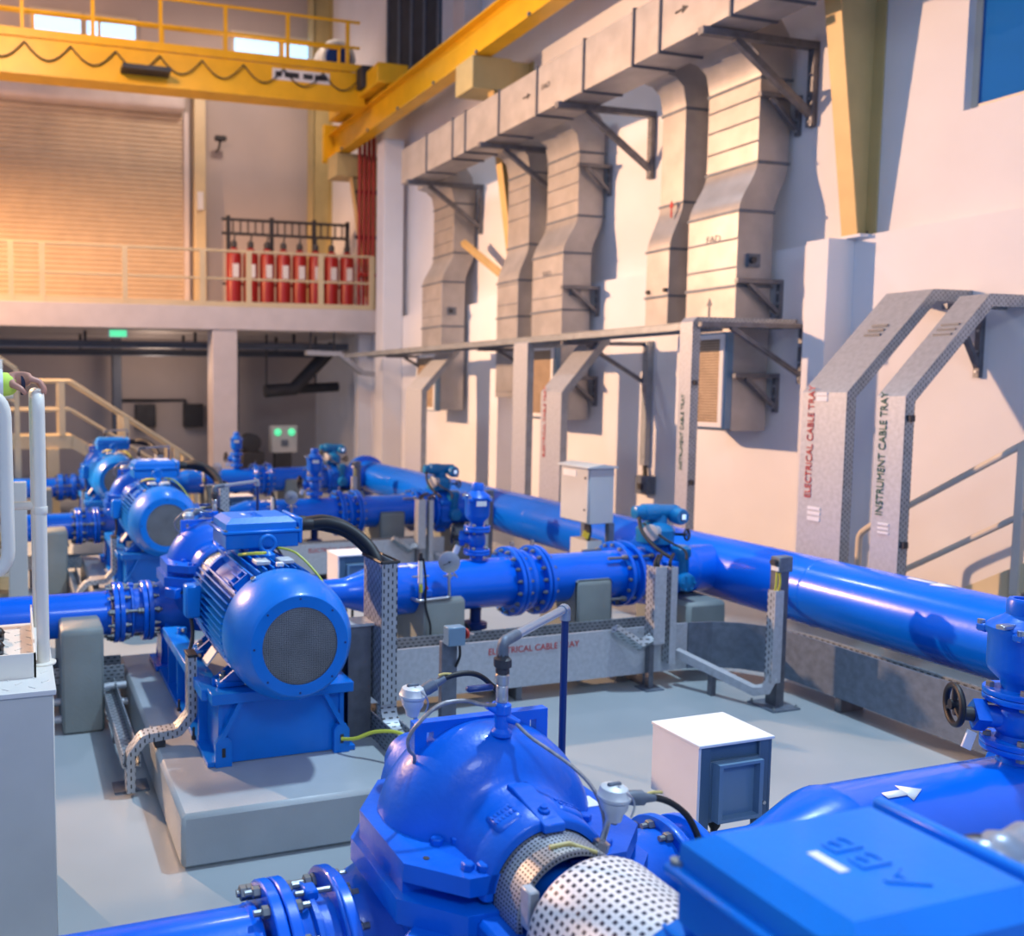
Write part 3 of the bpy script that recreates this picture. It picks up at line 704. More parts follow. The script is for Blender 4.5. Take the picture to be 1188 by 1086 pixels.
for k in range(4):
    a = 2*pi*(k+.35)/4; B().cyl((X0+.118*cos(a), LY+.118*sin(a), 1.372), (X0+.118*cos(a), LY+.118*sin(a), 1.412), .012, n=10).build('cover_bolt', 'steel', t)
    B().box(X0+.108*cos(a)-.02, X0+.108*cos(a)+.02, LY+.108*sin(a)-.02, LY+.108*sin(a)+.02, 1.368, 1.398, .006).build('bolt_lug', 'bluecast', t)
B().box(X0-.14, X0-.06, LY-.03, LY-.0, 1.408, 1.425, .003).build('float_lever', 'steel', t)
labs(t, 'blue air release valve with black handwheel on the discharge pipe %s', (0, 2, 3), {0: 'at the right edge', 1: 'behind the pressure gauge', 2: 'of the third pump line', 3: 'of the farthest pump line'})
# ---- drain valve below ----------------------------------------------------------
t = thing('drain_valve', 'x', 'valve', (X0, LY, .05), 'drain valves under the discharge pipes')
B().lathe(p(.52), (0, 0, -1), [(0, .06), (.05, .045), (.14, .045), (.15, .095), (.17, .095), (.172, .095), (.19, .095), (.2, .05)], 28).build('neck', 'navy', t)
B().lathe(p(.32), (0, 0, -1), [(0, .045), (.03, .06), (.10, .06), (.13, .04), (.15, .085), (.17, .085), (.18, .04), (.27, .04)], 28).build('valve_body', 'navy', t)
hv = B().ring((X0-.13, LY-.05, .33), (-.7, -.7, 0), .05, .008, 24, 8); hv.tube([(X0-.13, LY-.05, .38), (X0-.13, LY-.05, .28)], .006, 8)
hv.tube([(X0-.14, LY-.06, .33), (X0-.02, LY, .27)], .012, 8); hv.build('hand_wheel', 'dark', t)
B().box(X0-.004, X0+.02, LY-.068, LY-.058, .20, .27).build('tag', 'label', t)
labs(t, 'dark blue drain valve under the discharge pipe %s', (2, 3), W2)
# ---- grey concrete pipe supports ---------------------------------------------
def saddle(x0, x1, y, r, top, lo=.50, hi=.45, ch=.035):
    b = B(); n = 10; pf = [(y-lo, 0), (y-lo, top-.03), (y-lo+.03, top)]
    z = .67 if r < .17 else ZP
    a0 = math.asin(max(-1, min(1, (top-z)/r))) if abs(top-z) < r else pi/2*.98
    for i in range(n+1):
        a = pi-a0+(pi+2*a0)*i/n; pf.append((y+r*cos(a), z+r*sin(a)))
    pf += [(y+hi-.03, top), (y+hi, top-.03), (y+hi, 0)]
    b.prism(pf, 'x', x0, x1, .018); return b
W3 = {1: 'second', 2: 'third', 3: 'farthest'}
def supports(nm, lab, bd, lines=(2, 3)):
    o = one('pipe_support', bd, 'block', lab % W3[1], 'pipe support', nm)
    for k in lines: dup(o, (0, OFF[k], 0), lab % W3[k])
supports('suction pipe supports', 'grey concrete block under the suction pipe of the %s pump, left of its plinth', saddle(.265, .54, LY, .165, .705))
supports('gauge side pipe supports', 'grey concrete pipe support by the pressure gauge of the %s pump line', saddle(2.98, 3.33, LY, .21, .66, .28, .3))
supports('middle pipe supports', 'grey concrete pipe support between the two bolted joints of the %s pump line', saddle(4.37, 4.70, LY, .21, .71, .24, .3))
supports('header pipe supports', 'low grey concrete block beneath the header end of the %s pump line', B().box(5.36, 5.76, LY-.36, LY+.3, 0, .48, .03))
# ---- gauge and transmitter on the second and farther lines ----------------------
t = thing('pressure_gauge', 'x', 'gauge', (3.19, LY-.28, .70), 'pressure gauges on the discharge pipes')
g = V((3.175, LY-.29, .945)); n = V((-.42, -1, .05)).normalized()
B().lathe(g-n*.05, n, [(0, .07), (.005, .078), (.045, .078), (.05, .082), (.056, .082), (.058, .072)], 36).build('gauge_case', 'steel', t)
fc = B().lathe(g+n*.003, n, [(0, .071), (.003, .071)], 36).build('dial', 'label', t, 'white dial with black needle')
d0, u, v = basis(n); up = v if v.z > 0 else -v; rt = up.cross(n)
nb = B(); e = g+n*.009
nb.tube([e+(rt*.9+up*.35)*.02, e-(rt*.9+up*.5)*.05], .0025, 6); nb.lathe(e-n*.003, n, [(0, .009), (.005, .009)], 12); nb.build('needle', 'dark', fc)
tb = B()
for k in range(13):
    a = R(225-k*22.5); q = e-n*.003+(rt*cos(a)+up*sin(a))*.062; tb.tube([q-(rt*cos(a)+up*sin(a))*.008, q], .0016, 5)
tb.build('scale_marks', 'dark', fc)
s0 = V((3.19, LY-.27, .70))
B().tube([g-n*.02-V((0, 0, .07)), V((3.185, LY-.27, .82)), s0], .011, 10).build('stem', 'steel', t)
b = B(); b.tube([(3.14, LY-.27, .835), (3.24, LY-.27, .835)], .007, 8); b.tube([(3.22, LY-.28, .86), (3.25, LY-.28, .82)], .006, 8); b.box(3.172, 3.202, LY-.285, LY-.255, .815, .855, .004); b.build('isolating_valve', 'steel', t)
B().tube(fillet([s0, (3.19, LY-.27, .665), (2.93, LY-.27, .655), (2.90, LY-.15, .66)], .03), .012, 10).build('impulse_pipe', 'steel', t)
labs(t, 'round silver pressure gauge with white dial on the discharge pipe %s', (2, 3), {1: 'of the second pump line', 2: 'of the third pump line', 3: 'of the farthest pump line'})
t = thing('pressure_transmitter', 'x', 'transmitter', (2.93, LY-.27, .66), 'pressure transmitters on the discharge pipes')
x = 2.955; y = LY-.25
B().tube([(x, y, .67), (x, y, .72), (x, y, .90)], [.012, .015, .015], 10).build('body', 'steel', t)
B().tube([(x, y, .79), (x, y, .96)], .02, 10).build('sensor_head', 'label', t)
B().tube([(x, y, .96), (x, y, 1.02)], [.02, .014], 10).build('connector', 'black', t)
B().tube([(x-.07, y, .84), (x+.07, y, .84)], .007, 8).build('valve_handle', 'steel', t)
B().box(x+.02, x+.10, y-.02, y+.02, .675, .735, .012).build('ball_valve', 'bluecast', t)
B().tube([(x+.05, y-.02, .74), (x+.03, y-.02, .79)], .009, 8).build('lever', 'redp', t)
B().tube([(x, y-.01, .72), (x, y-.01, .78)], .016, 8).build('tape_band', 'yg', t)
B().tube(smoothpath([(x+.015, y-.015, .98), (x+.03, y-.03, .80), (x+.03, y-.03, .62), (x+.06, y-.06, .45), (x+.02, y-.08, .30), (x-.08, y-.06, .34)]), .009, 8).build('cable', 'black', t)
labs(t, 'slim pressure transmitter with black cable beside the gauge %s', (2, 3), {1: 'of the second pump line', 2: 'of the third pump line', 3: 'of the farthest pump line'})
# ================================================================ pump sets (second line; the others are copies)
PX = 1.368; PY = 6.15; SZ = .98
NEAR = (-.048, -3.93, 0)
PO = {0: NEAR, 2: (0, S, 0), 3: (0, 2*S, 0)}
UP = (0, 0, 1)
def at(x, y, z): return V((PX+x, PY+y, z))
# ---- plinth
o = one('pump_plinth', B().box(.72, 1.985, 3.91, 6.46, 0, .27, .022), 'plinth', 'grey painted concrete plinth under the motor in the middle of the photo', 'plinth', 'pump plinths')
for k, l in ((0, 'grey concrete plinth under the nearest pump, mostly below the frame'), (2, 'grey concrete plinth under the third pump'), (3, 'grey concrete plinth under the farthest pump')): dup(o, PO[k], l)
# ---- base frame
t = thing('base_frame', 'x', 'base frame', (PX, 5.2, .27), 'motor base frames')
yf = 4.376
B().prism([(PX-.30, .275), (PX+.30, .275), (PX+.345, .60), (PX+.345, .62), (PX-.345, .62), (PX-.345, .60)], 'y', yf+.03, yf+.05).build('front_panel', 'motor', t)
B().box(PX-.40, PX+.40, yf-.02, yf+.10, .612, .67, .004).build('front_beam', 'motor', t)
for s in (-1, 1):
    B().box(PX+s*.345-.012, PX+s*.345+.012, yf+.02, 5.75, .30, .62).build('side_web', 'motor', t)
    B().box(PX+s*.36-.07, PX+s*.36+.05, yf+.10, 5.75, .60, .66, .004).build('side_rail', 'motor', t)
    B().box(PX+s*.36-.06, PX+s*.36+.06, yf-.0, 6.1, .272, .30, .003).build('bottom_flange', 'motor', t)
    for k in range(4):
        y = yf+.30+k*.33; b = B(); x = PX+s*.352
        b.box(min(x, x+s*.055), max(x, x+s*.055), y-.008, y+.008, .30, .60); b.build('stiffener', 'motor', t)
    # corner foot: upright plate with a slotted hole, gusset behind
    x = PX+s*.335
    b = B(); w = .045; pl = [(-w, .272), (w, .272), (w, .40), (w-.02, .43), (-w+.02, .43), (-w, .40)]
    b.prism([(x+a, z) for a, z in pl], 'y', yf-.012, yf+.02); b.build('foot_plate', 'motor', t)
    B().prism([(x+s*.02, .43), (x-s*.01, .43), (x-s*.11, .612), (x-s*.08, .612)], 'y', yf-.012, yf+.03).build('gusset', 'motor', t)
    b = B(); b.prism([(x-.010, .325), (x+.010, .325), (x+.010, .375), (x-.010, .375)], 'y', yf-.0135, yf-.011); b.build('slot', 'dark', t)
    for y in (yf+.02, yf+.5, yf+1.05):
        B().box(PX+s*.33-.03, PX+s*.33+.03, y+.13, y+.16, .66, .70, .003).build('jack_lug', 'motor', t)
        B().hexbolt((PX+s*.33, y+.13, .685), (0, -1, 0), .013, .02, .02).build('jack_bolt', 'bolt', t)
    for y in (4.55, 5.0): B().hexbolt((PX+s*.43, y+.15, .30), (0, 0, 1), .014, .02, .05).build('anchor_bolt', 'dark', t)
W4 = {0: 'nearest', 1: 'second', 2: 'third', 3: 'farthest'}
t['label'] = 'blue welded steel base frame on the plinth of the second motor'
for k in (0, 2, 3): dup(t, PO[k], 'blue welded steel base frame on the plinth of the %s motor' % W4[k])
# ---- motor
t = thing('electric_motor', 'x', 'motor', (PX, 4.8, .67), 'pump motors')
fy = 4.09
c = at(0, 0, SZ); c.y = fy
B().lathe(c, (0, 1, 0), [(0, .20), (0, .258), (.004, .263), (.02, .272), (.06, .298), (.11, .320), (.16, .332), (.21, .337), (.30, .338), (.31, .335), (.31, .32)], 56, cap=False).build('fan_cover', 'motor', t, sharp=30)
B().lathe(c+V((0, .006, 0)), (0, 1, 0), [(0, .204), (.006, .204)], 48).build('fan_grille', 'grille', t, 'grey wire mesh over the fan')
for k in range(8):
    a = 2*pi*k/8
    B().hexbolt(c+V((.243*cos(a), .002, .243*sin(a))), (0, -1, 0), .006, .006).build('screw', 'navy', t)
B().lathe(c+V((0, .32, 0)), (0, 1, 0), [(0, .30), (0, .29), (.02, .245), (.82, .245), (.83, .28), (.87, .28), (.89, .22)], 40).build('stator_body', 'motor', t)
# cooling fins, one mesh per block of fins (surface pattern of the housing)
def fins(a0, a1, n, nm):
    b = B()
    for i in range(n):
        a = R(a0+(a1-a0)*i/(n-1)); d = V((cos(a), 0, sin(a))); q = V((-sin(a), 0, cos(a)))*.0045
        p0 = c+V((0, .325, 0)); p1 = c+V((0, 1.14, 0))
        pts = []
        for P_ in (p0, p1):
            for r_ in (.24, .342): pts += [P_+d*r_-q, P_+d*r_+q]
        b.raw(pts, [[0, 1, 3, 2], [4, 6, 7, 5], [0, 4, 5, 1], [2, 3, 7, 6], [0, 2, 6, 4], [1, 5, 7, 3]])
    b.build(nm, 'motor', t)
fins(62, 118, 9, 'top_fins'); fins(140, 214, 13, 'side_fins'); fins(-34, 40, 13, 'side_fins')
for a in (128, 50):
    b = B()
    d = V((cos(R(a)), 0, sin(R(a)))); q = V((-sin(R(a)), 0, cos(R(a))))
    rt = M((q, V((0, 1, 0)), d)).transposed()
    m_ = c+V((0, .48, 0))+d*.30
    for yy in (.0, .10):
        for w in (-.045, 0, .045):
            pp = m_+V((0, yy, 0))+q*w
            b.box(pp.x-.004, pp.x+.004, pp.y-.05, pp.y+.05, pp.z-.03, pp.z+.035, rot=rt)
    b.box(m_.x-.055, m_.x+.055, m_.y-.06, m_.y-.05, m_.z-.03, m_.z+.035, rot=rt)
    b.box(m_.x-.055, m_.x+.055, m_.y+.04, m_.y+.055, m_.z-.03, m_.z+.03, rot=rt)
    b.build('lifting_pocket', 'motor', t)
for x in (-.075, .06): B().box(PX+x-.04, PX+x+.04, 4.50, 4.60, SZ+.335, SZ+.358, .004).build('fin_cap', 'rtd', t, 'cap over the fins, coloured pale as if lit')  # pale colour puts the light falling on the caps into the material
B().box(PX-.02, PX+.02, 4.43, 4.46, SZ+.335, SZ+.36, .004).build('fin_cap', 'label', t)  # coloured white as if brightly lit, like the other caps
# eye bolt
b = B().ring((PX+.0, 4.68, SZ+.42), (0, 1, .0), .044, .012, 28, 10); b.lathe((PX, 4.68, SZ+.33), UP, [(0, .045), (.03, .045), (.04, .03), (.05, .02)], 20); b.build('lifting_eye', 'motor', t)
# terminal box
tb = B().box(PX-.215, PX+.225, 4.80, 5.14, 1.352, 1.44, .006).build('terminal_box', 'motor', t)
B().box(PX-.07, PX+.07, 4.84, 5.10, SZ+.26, 1.355).build('neck', 'motor', tb)
B().box(PX-.235, PX+.235, 4.785, 5.155, 1.438, 1.458, .006).build('box_flange', 'motor', tb)
b = B(); x0, x1, y0, y1 = PX-.225, PX+.225, 4.79, 5.15
low = [(x0+.01, y0+.01), (x1-.01, y0+.01), (x1-.01, y1-.01), (x0+.01, y1-.01)]; i1 = .052
hi = [(x0+i1, y0+i1), (x1-i1, y0+i1), (x1-i1, y1-i1), (x0+i1, y1-i1)]
vs = [(x, y, 1.457) for x, y in low]+[(x, y, 1.498) for x, y in [(x0+.014, y0+.014), (x1-.014, y0+.014), (x1-.014, y1-.014), (x0+.014, y1-.014)]]+[(x, y, 1.528) for x, y in hi]
b.raw(vs, [[0, 1, 5, 4], [1, 2, 6, 5], [2, 3, 7, 6], [3, 0, 4, 7], [4, 5, 9, 8], [5, 6, 10, 9], [6, 7, 11, 10], [7, 4, 8, 11], [8, 9, 10, 11]])
ld = b.build('lid', 'motor', tb)
text(ld, 'ABB', (PX+.026, 4.955, 1.5265), rotm((0, 1, 0), (-1, 0, 0)), .088, 'motor', .005, 'embossed_lettering', 'CENTER')
B().box(PX-.078, PX-.058, 4.945, 5.005, 1.5275, 1.5295).build('sticker', 'label', ld, 'small white sticker')
for x in (-.215, .215):
    for y in (4.80, 5.14): B().cyl((PX+x, y, 1.45), (PX+x, y, 1.466), .012, n=12).build('lid_screw', 'bolt', tb)
B().box(PX+.226, PX+.25, 4.80, 5.14, 1.37, 1.52, .006).build('gland_plate', 'motor', tb)
for y in (4.88, 5.0): B().lathe((PX+.25, y, 1.465), (1, 0, 0), [(0, .042), (.02, .042), (.03, .036), (.07, .036), (.09, .033)], 20).build('cable_gland', 'black', tb)
for s in (-1, 1):
    for y in (4.52, 5.12):
        b = B()
        b.box(PX+s*.27-.075, PX+s*.27+.075, y-.07, y+.07, .672, .70, .004)
        b.prism([(PX+s*.33, .70), (PX+s*.20, .80), (PX+s*.20, .70)], 'y', y-.06, y-.045); b.prism([(PX+s*.33, .70), (PX+s*.20, .80), (PX+s*.20, .70)], 'y', y+.045, y+.06)
        f = b.build('foot', 'motor', t)
        B().hexbolt((PX+s*.30, y, .70), UP, .022, .022, .02).build('foot_bolt', 'bolt', f)
B().box(PX-.345, PX-.335, 4.62, 4.74, .73, .83, .002, rot=M.Rotation(R(38), 3, 'Y')).build('rating_plate', 'label', t, 'white rating plate low on the left side')
B().box(PX-.425, PX-.33, 4.93, 5.03, .93, 1.125, .012).build('heater_box', 'motor', t, 'small blue junction box on the left side')
B().tube(smoothpath([(PX-.385, 4.98, .93), (PX-.38, 4.96, .82), (PX-.41, 4.92, .72), (PX-.415, 4.88, .64)]), .012, 8).build('cable', 'dark', t)
B().tube(smoothpath([(PX-.15, 4.75, 1.33), (PX-.12, 4.62, 1.36), (PX-.06, 4.57, 1.37), (PX-.03, 4.62, 1.36)]), .009, 8).build('earth_wire', 'yg', t, 'yellow-green earth wire')
B().tube(smoothpath([(PX+.1, 4.80, 1.35), (PX+.18, 4.70, 1.33), (PX+.27, 4.58, 1.22), (PX+.31, 4.5, 1.12)]), .007, 8).build('earth_wire', 'yg', t, 'yellow-green earth wire')
B().hexbolt((PX-.17, 4.36, SZ+.292), (-.45, -.3, .8), .016, .016).build('grease_nipple', 'steel', t)
B().lathe(at(0, 0, SZ)+V((0, 5.27-PY, 0)), (0, 1, 0), [(0, .24), (.02, .24), (.05, .16), (.07, .10)], 36).build('end_shield', 'motor', t)
ML = {0: 'blue electric motor whose terminal box fills the lower right corner', 1: 'large blue electric motor with round fan mesh in the middle of the photo', 2: 'blurred blue electric motor behind the middle one, on the third plinth', 3: 'farthest blue electric motor, below the cream stairs'}
t['label'] = ML[1]; motors = {1: t}
for k in (0, 2, 3): motors[k] = dup(t, PO[k], ML[k])
# ---- coupling guard
t = thing('coupling_guard', 'x', 'guard', (PX, 5.4, .67), 'coupling guards')
g0 = at(0, 0, SZ); g0.y = PY-.83
B().lathe(g0, (0, 1, 0), [(0, .198), (.295, .198), (.307, .194), (.310, .18)], 64, uv=True, cap=False).build('drum', 'guard', t)
B().box(PX-.19, PX-.16, PY-.80, PY-.54, .66, .90, .003).build('leg', 'label', t); B().box(PX+.16, PX+.19, PY-.80, PY-.54, .66, .90, .003).build('leg', 'label', t)
GL = 'perforated white coupling guard drum between the %s pump and its motor'
t['label'] = GL % 'second'
for k in (0, 2, 3): dup(t, PO[k], GL % W4[k])
# ---- pump
t = thing('pump', 'x', 'pump', (PX, PY, .27), 'split casing pumps')
vs_ = [(-.365, -.22), (-.235, -.335), (.235, -.335), (.365, -.22), (.365, .08), (.235, .245), (-.235, .245), (-.365, .08)]
def octo(k, dz0, dz1, f0=1., f1=1., bev=.004):
    b = B(); n = len(vs_)
    lo = [at(x*f0, y*f0, dz0) for x, y in vs_]; hi = [at(x*f1, y*f1, dz1) for x, y in vs_]
    b.raw(lo+hi, [list(range(n))[::-1], list(range(n, 2*n))]+[[i, (i+1) % n, n+(i+1) % n, n+i] for i in range(n)]); return b
octo(0, 1.0, 1.05).build('upper_flange', 'bluecast', t)
b = B()
wv = [(-.365, -.215), (-.30, -.215), (-.20, -.285), (.20, -.285), (.30, -.215), (.365, -.215), (.365, .08), (.235, .245), (-.235, .245), (-.365, .08)]
b.prism([(PX+x, PY+y) for x, y in wv], 'z', .965, 1.0); b.build('flange_web', 'bluecast', t)
octo(0, .90, .967, 1.07, 1.07).build('lower_flange', 'bluecast', t)
b = octo(0, .55, .905, .55, 1.0); b.build('lower_casing', 'bluecast', t)
for s in (-1, 1):
    q = M.Rotation(R(-s*38), 3, 'Z')
    b = B().box(PX+s*.30-.085, PX+s*.30+.085, PY-.33, PY-.23, .835, .905, .006, rot=q); pd = b.build('lifting_pad', 'bluecast', t)
    for dx in (-.02, .02):
        c_ = V((PX+s*.30, PY-.28, .872))+q @ V((dx+s*.0, -.051, 0)); B().cyl(c_, c_+q @ V((0, -.002, 0)), .011, n=12).build('bolt_hole', 'dark', pd)
prof = [(-.335, .168), (-.335, .186), (-.328, .194), (-.25, .204), (-.175, .208), (-.158, .218), (-.145, .236), (-.132, .262), (-.112, .288), (-.082, .311), (-.04, .326), (.01, .331), (.065, .324), (.105, .305), (.14, .275), (.17, .24), (.19, .215), (.22, .2), (.33, .19)]
dm = B().lathe(at(0, 0, SZ), (0, 1, 0), prof, 48, 0, pi, up=UP).build('upper_casing', 'bluecast', t, sharp=60)
b = B()
b.prism([(PY-.352, 1.145), (PY-.352, 1.168), (PY-.20, 1.198), (PY-.17, 1.198), (PY-.16, 1.15)], 'x', PX-.032, PX+.032, .003); b.build('boss_strip', 'bluecast', t)
B().lathe(at(0, -.30, 1.178), UP, [(0, .016), (.006, .016), (.010, .010), (.015, .010)], 12).build('plug', 'bluecast', t)
for s in (-1, 1):
    q = M.Rotation(R(s*24), 3, 'Y')
    b = B().box(PX+s*.088-.046, PX+s*.088+.046, PY-.30, PY-.215, 1.12, 1.166, .022, 4, rot=q); pd = b.build('cast_pad', 'bluecast', t)
    for k in range(2):
        for j in range(6):
            lp = q @ V((-.030+j*.012, -.014+k*.022, .0235)); cc = V((PX+s*.088, PY-.2575, 1.143))+lp
            B().box(cc.x-.0035, cc.x+.0035, cc.y-.006, cc.y+.006, cc.z-.002, cc.z+.0015, .0008, rot=q).build('cast_mark', 'bluecast', pd)
b = B(); yy = PY+.015
# lug plate in the plane of the crown, with two lifting slots
w = .222; zt = 1.318; xs = .172
for s in (-1, 1):
    e0, e1 = sorted((s*w, s*(xs+.011))); b.box(PX+e0, PX+e1, yy, yy+.03, 1.08, zt)
    b.box(PX+s*xs-.0112, PX+s*xs+.0112, yy, yy+.03, 1.288, zt); b.box(PX+s*xs-.0112, PX+s*xs+.0112, yy, yy+.03, 1.08, 1.238)
b.box(PX-xs+.011, PX+xs-.011, yy, yy+.03, 1.08, zt)
b.build('lifting_plate', 'blue', t)
for x, y in ((-.215, .18), (-.178, .207), (-.236, -.157), (-.183, -.166), (-.216, -.290), (-.180, -.305), (.236, -.157), (.183, -.166), (.205, -.288), (.17, -.30), (.30, .06), (.26, .14)):
    B().hexbolt(at(x, y, 1.05), UP, .0175, .018).build('flange_bolt', 'bluecast', t)
for x, y in ((-.297, -.215), (-.29, .094), (.30, -.2), (.31, .08)): B().cyl(at(x, y, 1.049), at(x, y, 1.0515), .009, n=12).build('dowel_hole', 'dark', t)
B().lathe(at(0, 0, SZ)+V((0, -.44, 0)), (0, 1, 0), [(0, .15), (.004, .163), (.11, .163)], 56, uv=True, cap=False).build('seal_guard', 'sealg', t)
B().box(PX-.155, PX-.125, PY-.475, PY-.435, SZ+.0, SZ+.10, .004).build('guard_bracket', 'galv', t)
B().tube([at(-.05, -.40, 1.140), at(.0, -.41, 1.148), at(.06, -.44, 1.13)], .006, 8).build('guard_clip', 'tie', t)
B().box(PX-.225, PX+.225, PY-.52, PY-.32, .74, .955, .012).build('bearing_pedestal', 'bluecast', t)
B().lathe(at(0, -.52, SZ), (0, 1, 0), [(0, .06), (.02, .085), (.08, .09), (.18, .09)], 32).build('bearing_housing', 'bluecast', t)
B().cyl(at(0, -.74, SZ), at(0, -.4, SZ), .04, n=20).build('shaft', 'steel', t)
B().lathe(at(0, .30, SZ), (0, 1, 0), [(0, .15), (.05, .15), (.06, .11), (.2, .10), (.22, .07)], 32).build('rear_bearing_housing', 'bluecast', t)
# nozzles
B().lathe((PX-.18, LY, .70), (-1, 0, 0), [(0, .235), (.08, .225), (.16, .185), (.22, .16), (.27, .157), (.29, .157)], 40).build('suction_nozzle', 'bluecast', t)
flange(B(), (PX-.46, LY, .67), (-1, 0, 0), .215, .034).build('suction_flange', 'bluecast', t)
bolts(t, (PX-.443, LY, .67), (1, 0, 0), .188, 12, .016, .022, stud=.02)
B().lathe((PX+.18, LY, .72), (1, 0, 0), [(0, .26), (.12, .25), (.2, .20), (.30, .15), (.42, .125), (.66, .118)], 40).build('discharge_nozzle', 'bluecast', t)
flange(B(), (PX+.70, LY, ZP), (1, 0, 0), .19, .032).build('discharge_flange', 'bluecast', t)
B().lathe((PX+.40, LY, .72), (1, 0, 0), [(0, .16), (.01, .215), (.03, .22), (.05, .215), (.06, .16)], 40).build('nozzle_ring', 'bluecast', t)
bolts(t, (PX+.684, LY, ZP), (-1, 0, 0), .16, 12, .017, .022, stud=.02)
# feet
for s in (-1, 1):
    b = B()
    b.prism([(PX+s*.40, .30), (PX+s*.34, .80), (PX+s*.15, .80), (PX+s*.15, .30)], 'y', PY-.10, PY-.08); b.prism([(PX+s*.40, .30), (PX+s*.34, .80), (PX+s*.15, .80), (PX+s*.15, .30)], 'y', PY+.10, PY+.12)
    b.box(PX+s*.29-.15, PX+s*.29+.15, PY-.15, PY+.15, .272, .31, .004); b.box(PX+s*.38-.01, PX+s*.38+.01, PY-.1, PY+.12, .31, .56)
    b.build('foot', 'blue', t)
# vent connection on the crown with tee, ball valve, union
vf = at(0, -.07, 0)
v = lambda z: (vf.x+.01, vf.y, z)
B().lathe(v(1.295), UP, [(0, .03), (.01, .03), (.02, .02), (.06, .02), (.065, .027), (.09, .027), (.095, .018)], 20).build('vent_tee', 'blue', t)
b = B(); b.tube([V(v(1.36)), V(v(1.385))+V((-.05, 0, 0))], [.017, .009], 10); b.tube([V(v(1.35)), V(v(1.335))+V((.04, -.03, 0))], [.017, .009], 10); b.build('hose_adapter', 'blue', t)
B().tube(smoothpath([v(1.38), at(-.06, -.08, 1.393), at(-.113, -.08, 1.41), at(-.193, -.08, 1.406), at(-.259, -.08, 1.359), at(-.282, -.07, 1.317), at(-.271, -.05, 1.274), at(-.239, -.02, 1.235), at(-.22, .04, 1.15), at(-.22, .09, 1.08)], 8), .0055, 10).build('braided_hose', 'hose', t)
B().tube(smoothpath([at(.04, -.1, 1.334), at(.059, -.14, 1.309), at(.096, -.19, 1.282), at(.136, -.24, 1.25), at(.166, -.28, 1.208), at(.168, -.32, 1.16), at(.155, -.345, 1.12), at(.133, -.36, 1.07)], 8), .0055, 10).build('braided_hose', 'hose', t)
for k, yz in enumerate(((.03, -.02),)):
    B().lathe(at(-.225, .10, 1.05), (-.3, -.3, .9), [(0, .02), (.05, .02), (.055, .028), (.09, .028)], 14).build('drain_cock', 'steel', t)
B().box(PX+.265, PX+.335, PY-.10, PY-.04, 1.0505, 1.053).build('name_plate', 'label', t)
B().box(PX+.27, PX+.31, PY+.01, PY+.06, 1.0505, 1.053).build('sticker', 'redp', t, 'small red sticker')
PL = {0: 'large blue split casing pump in the foreground with hoses over its dome', 1: 'blue domed pump behind the middle motor', 2: 'blurred blue domed pump of the third set', 3: 'farthest blue domed pump, mostly hidden by its motor'}
t['label'] = PL[1]; pump1 = t
for k in (0, 2, 3): dup(t, PO[k], PL[k])
# ---- vent pipe stand rising from the dome vent
t = thing('vent_pipe', 'x', 'pipe', (1.6, LY+.1, 0), 'vent pipes of the pumps')
B().lathe(v(1.385), UP, [(0, .014), (.01, .017), (.05, .017), (.055, .014), (.06, .02), (.085, .02), (.09, .015)], 18).build('ball_valve', 'steel', t)
B().box(vf.x-.105, vf.x-.02, vf.y-.01, vf.y+.01, 1.43, 1.446, .005).build('valve_lever', 'navy', t)
B().lathe(v(1.472), UP, [(0, .014), (.004, .02), (.02, .02), (.023, .026), (.045, .026), (.05, .018), (.06, .016)], 8).build('union', 'dark', t)
e0 = V(v(1.566)); e1 = V((1.775, 6.35, 1.566)); e2 = V((1.775, 6.35, .30))
B().tube(fillet([v(1.525), e0, e0.lerp(e1, .2)], .03), .016, 12).build('elbow', 'galvd', t)
B().tube([e0.lerp(e1, .1), e1], .0135, 12).build('cross_pipe', 'pvc', t)
B().tube(fillet([e1.lerp(e0, .06), e1+V((0, 0, .003)), e1.lerp(e2, .03)], .03), .017, 12).build('elbow', 'pvc', t)
B().tube([e1, (1.775, 6.35, .0)], .0115, 12).build('down_pipe', 'navy', t)
labs(t, 'thin bent vent pipe standing over the dome %s', (0, 2, 3), {0: 'of the nearest pump', 1: 'of the second pump', 2: 'of the third pump', 3: 'of the farthest pump'}, True)
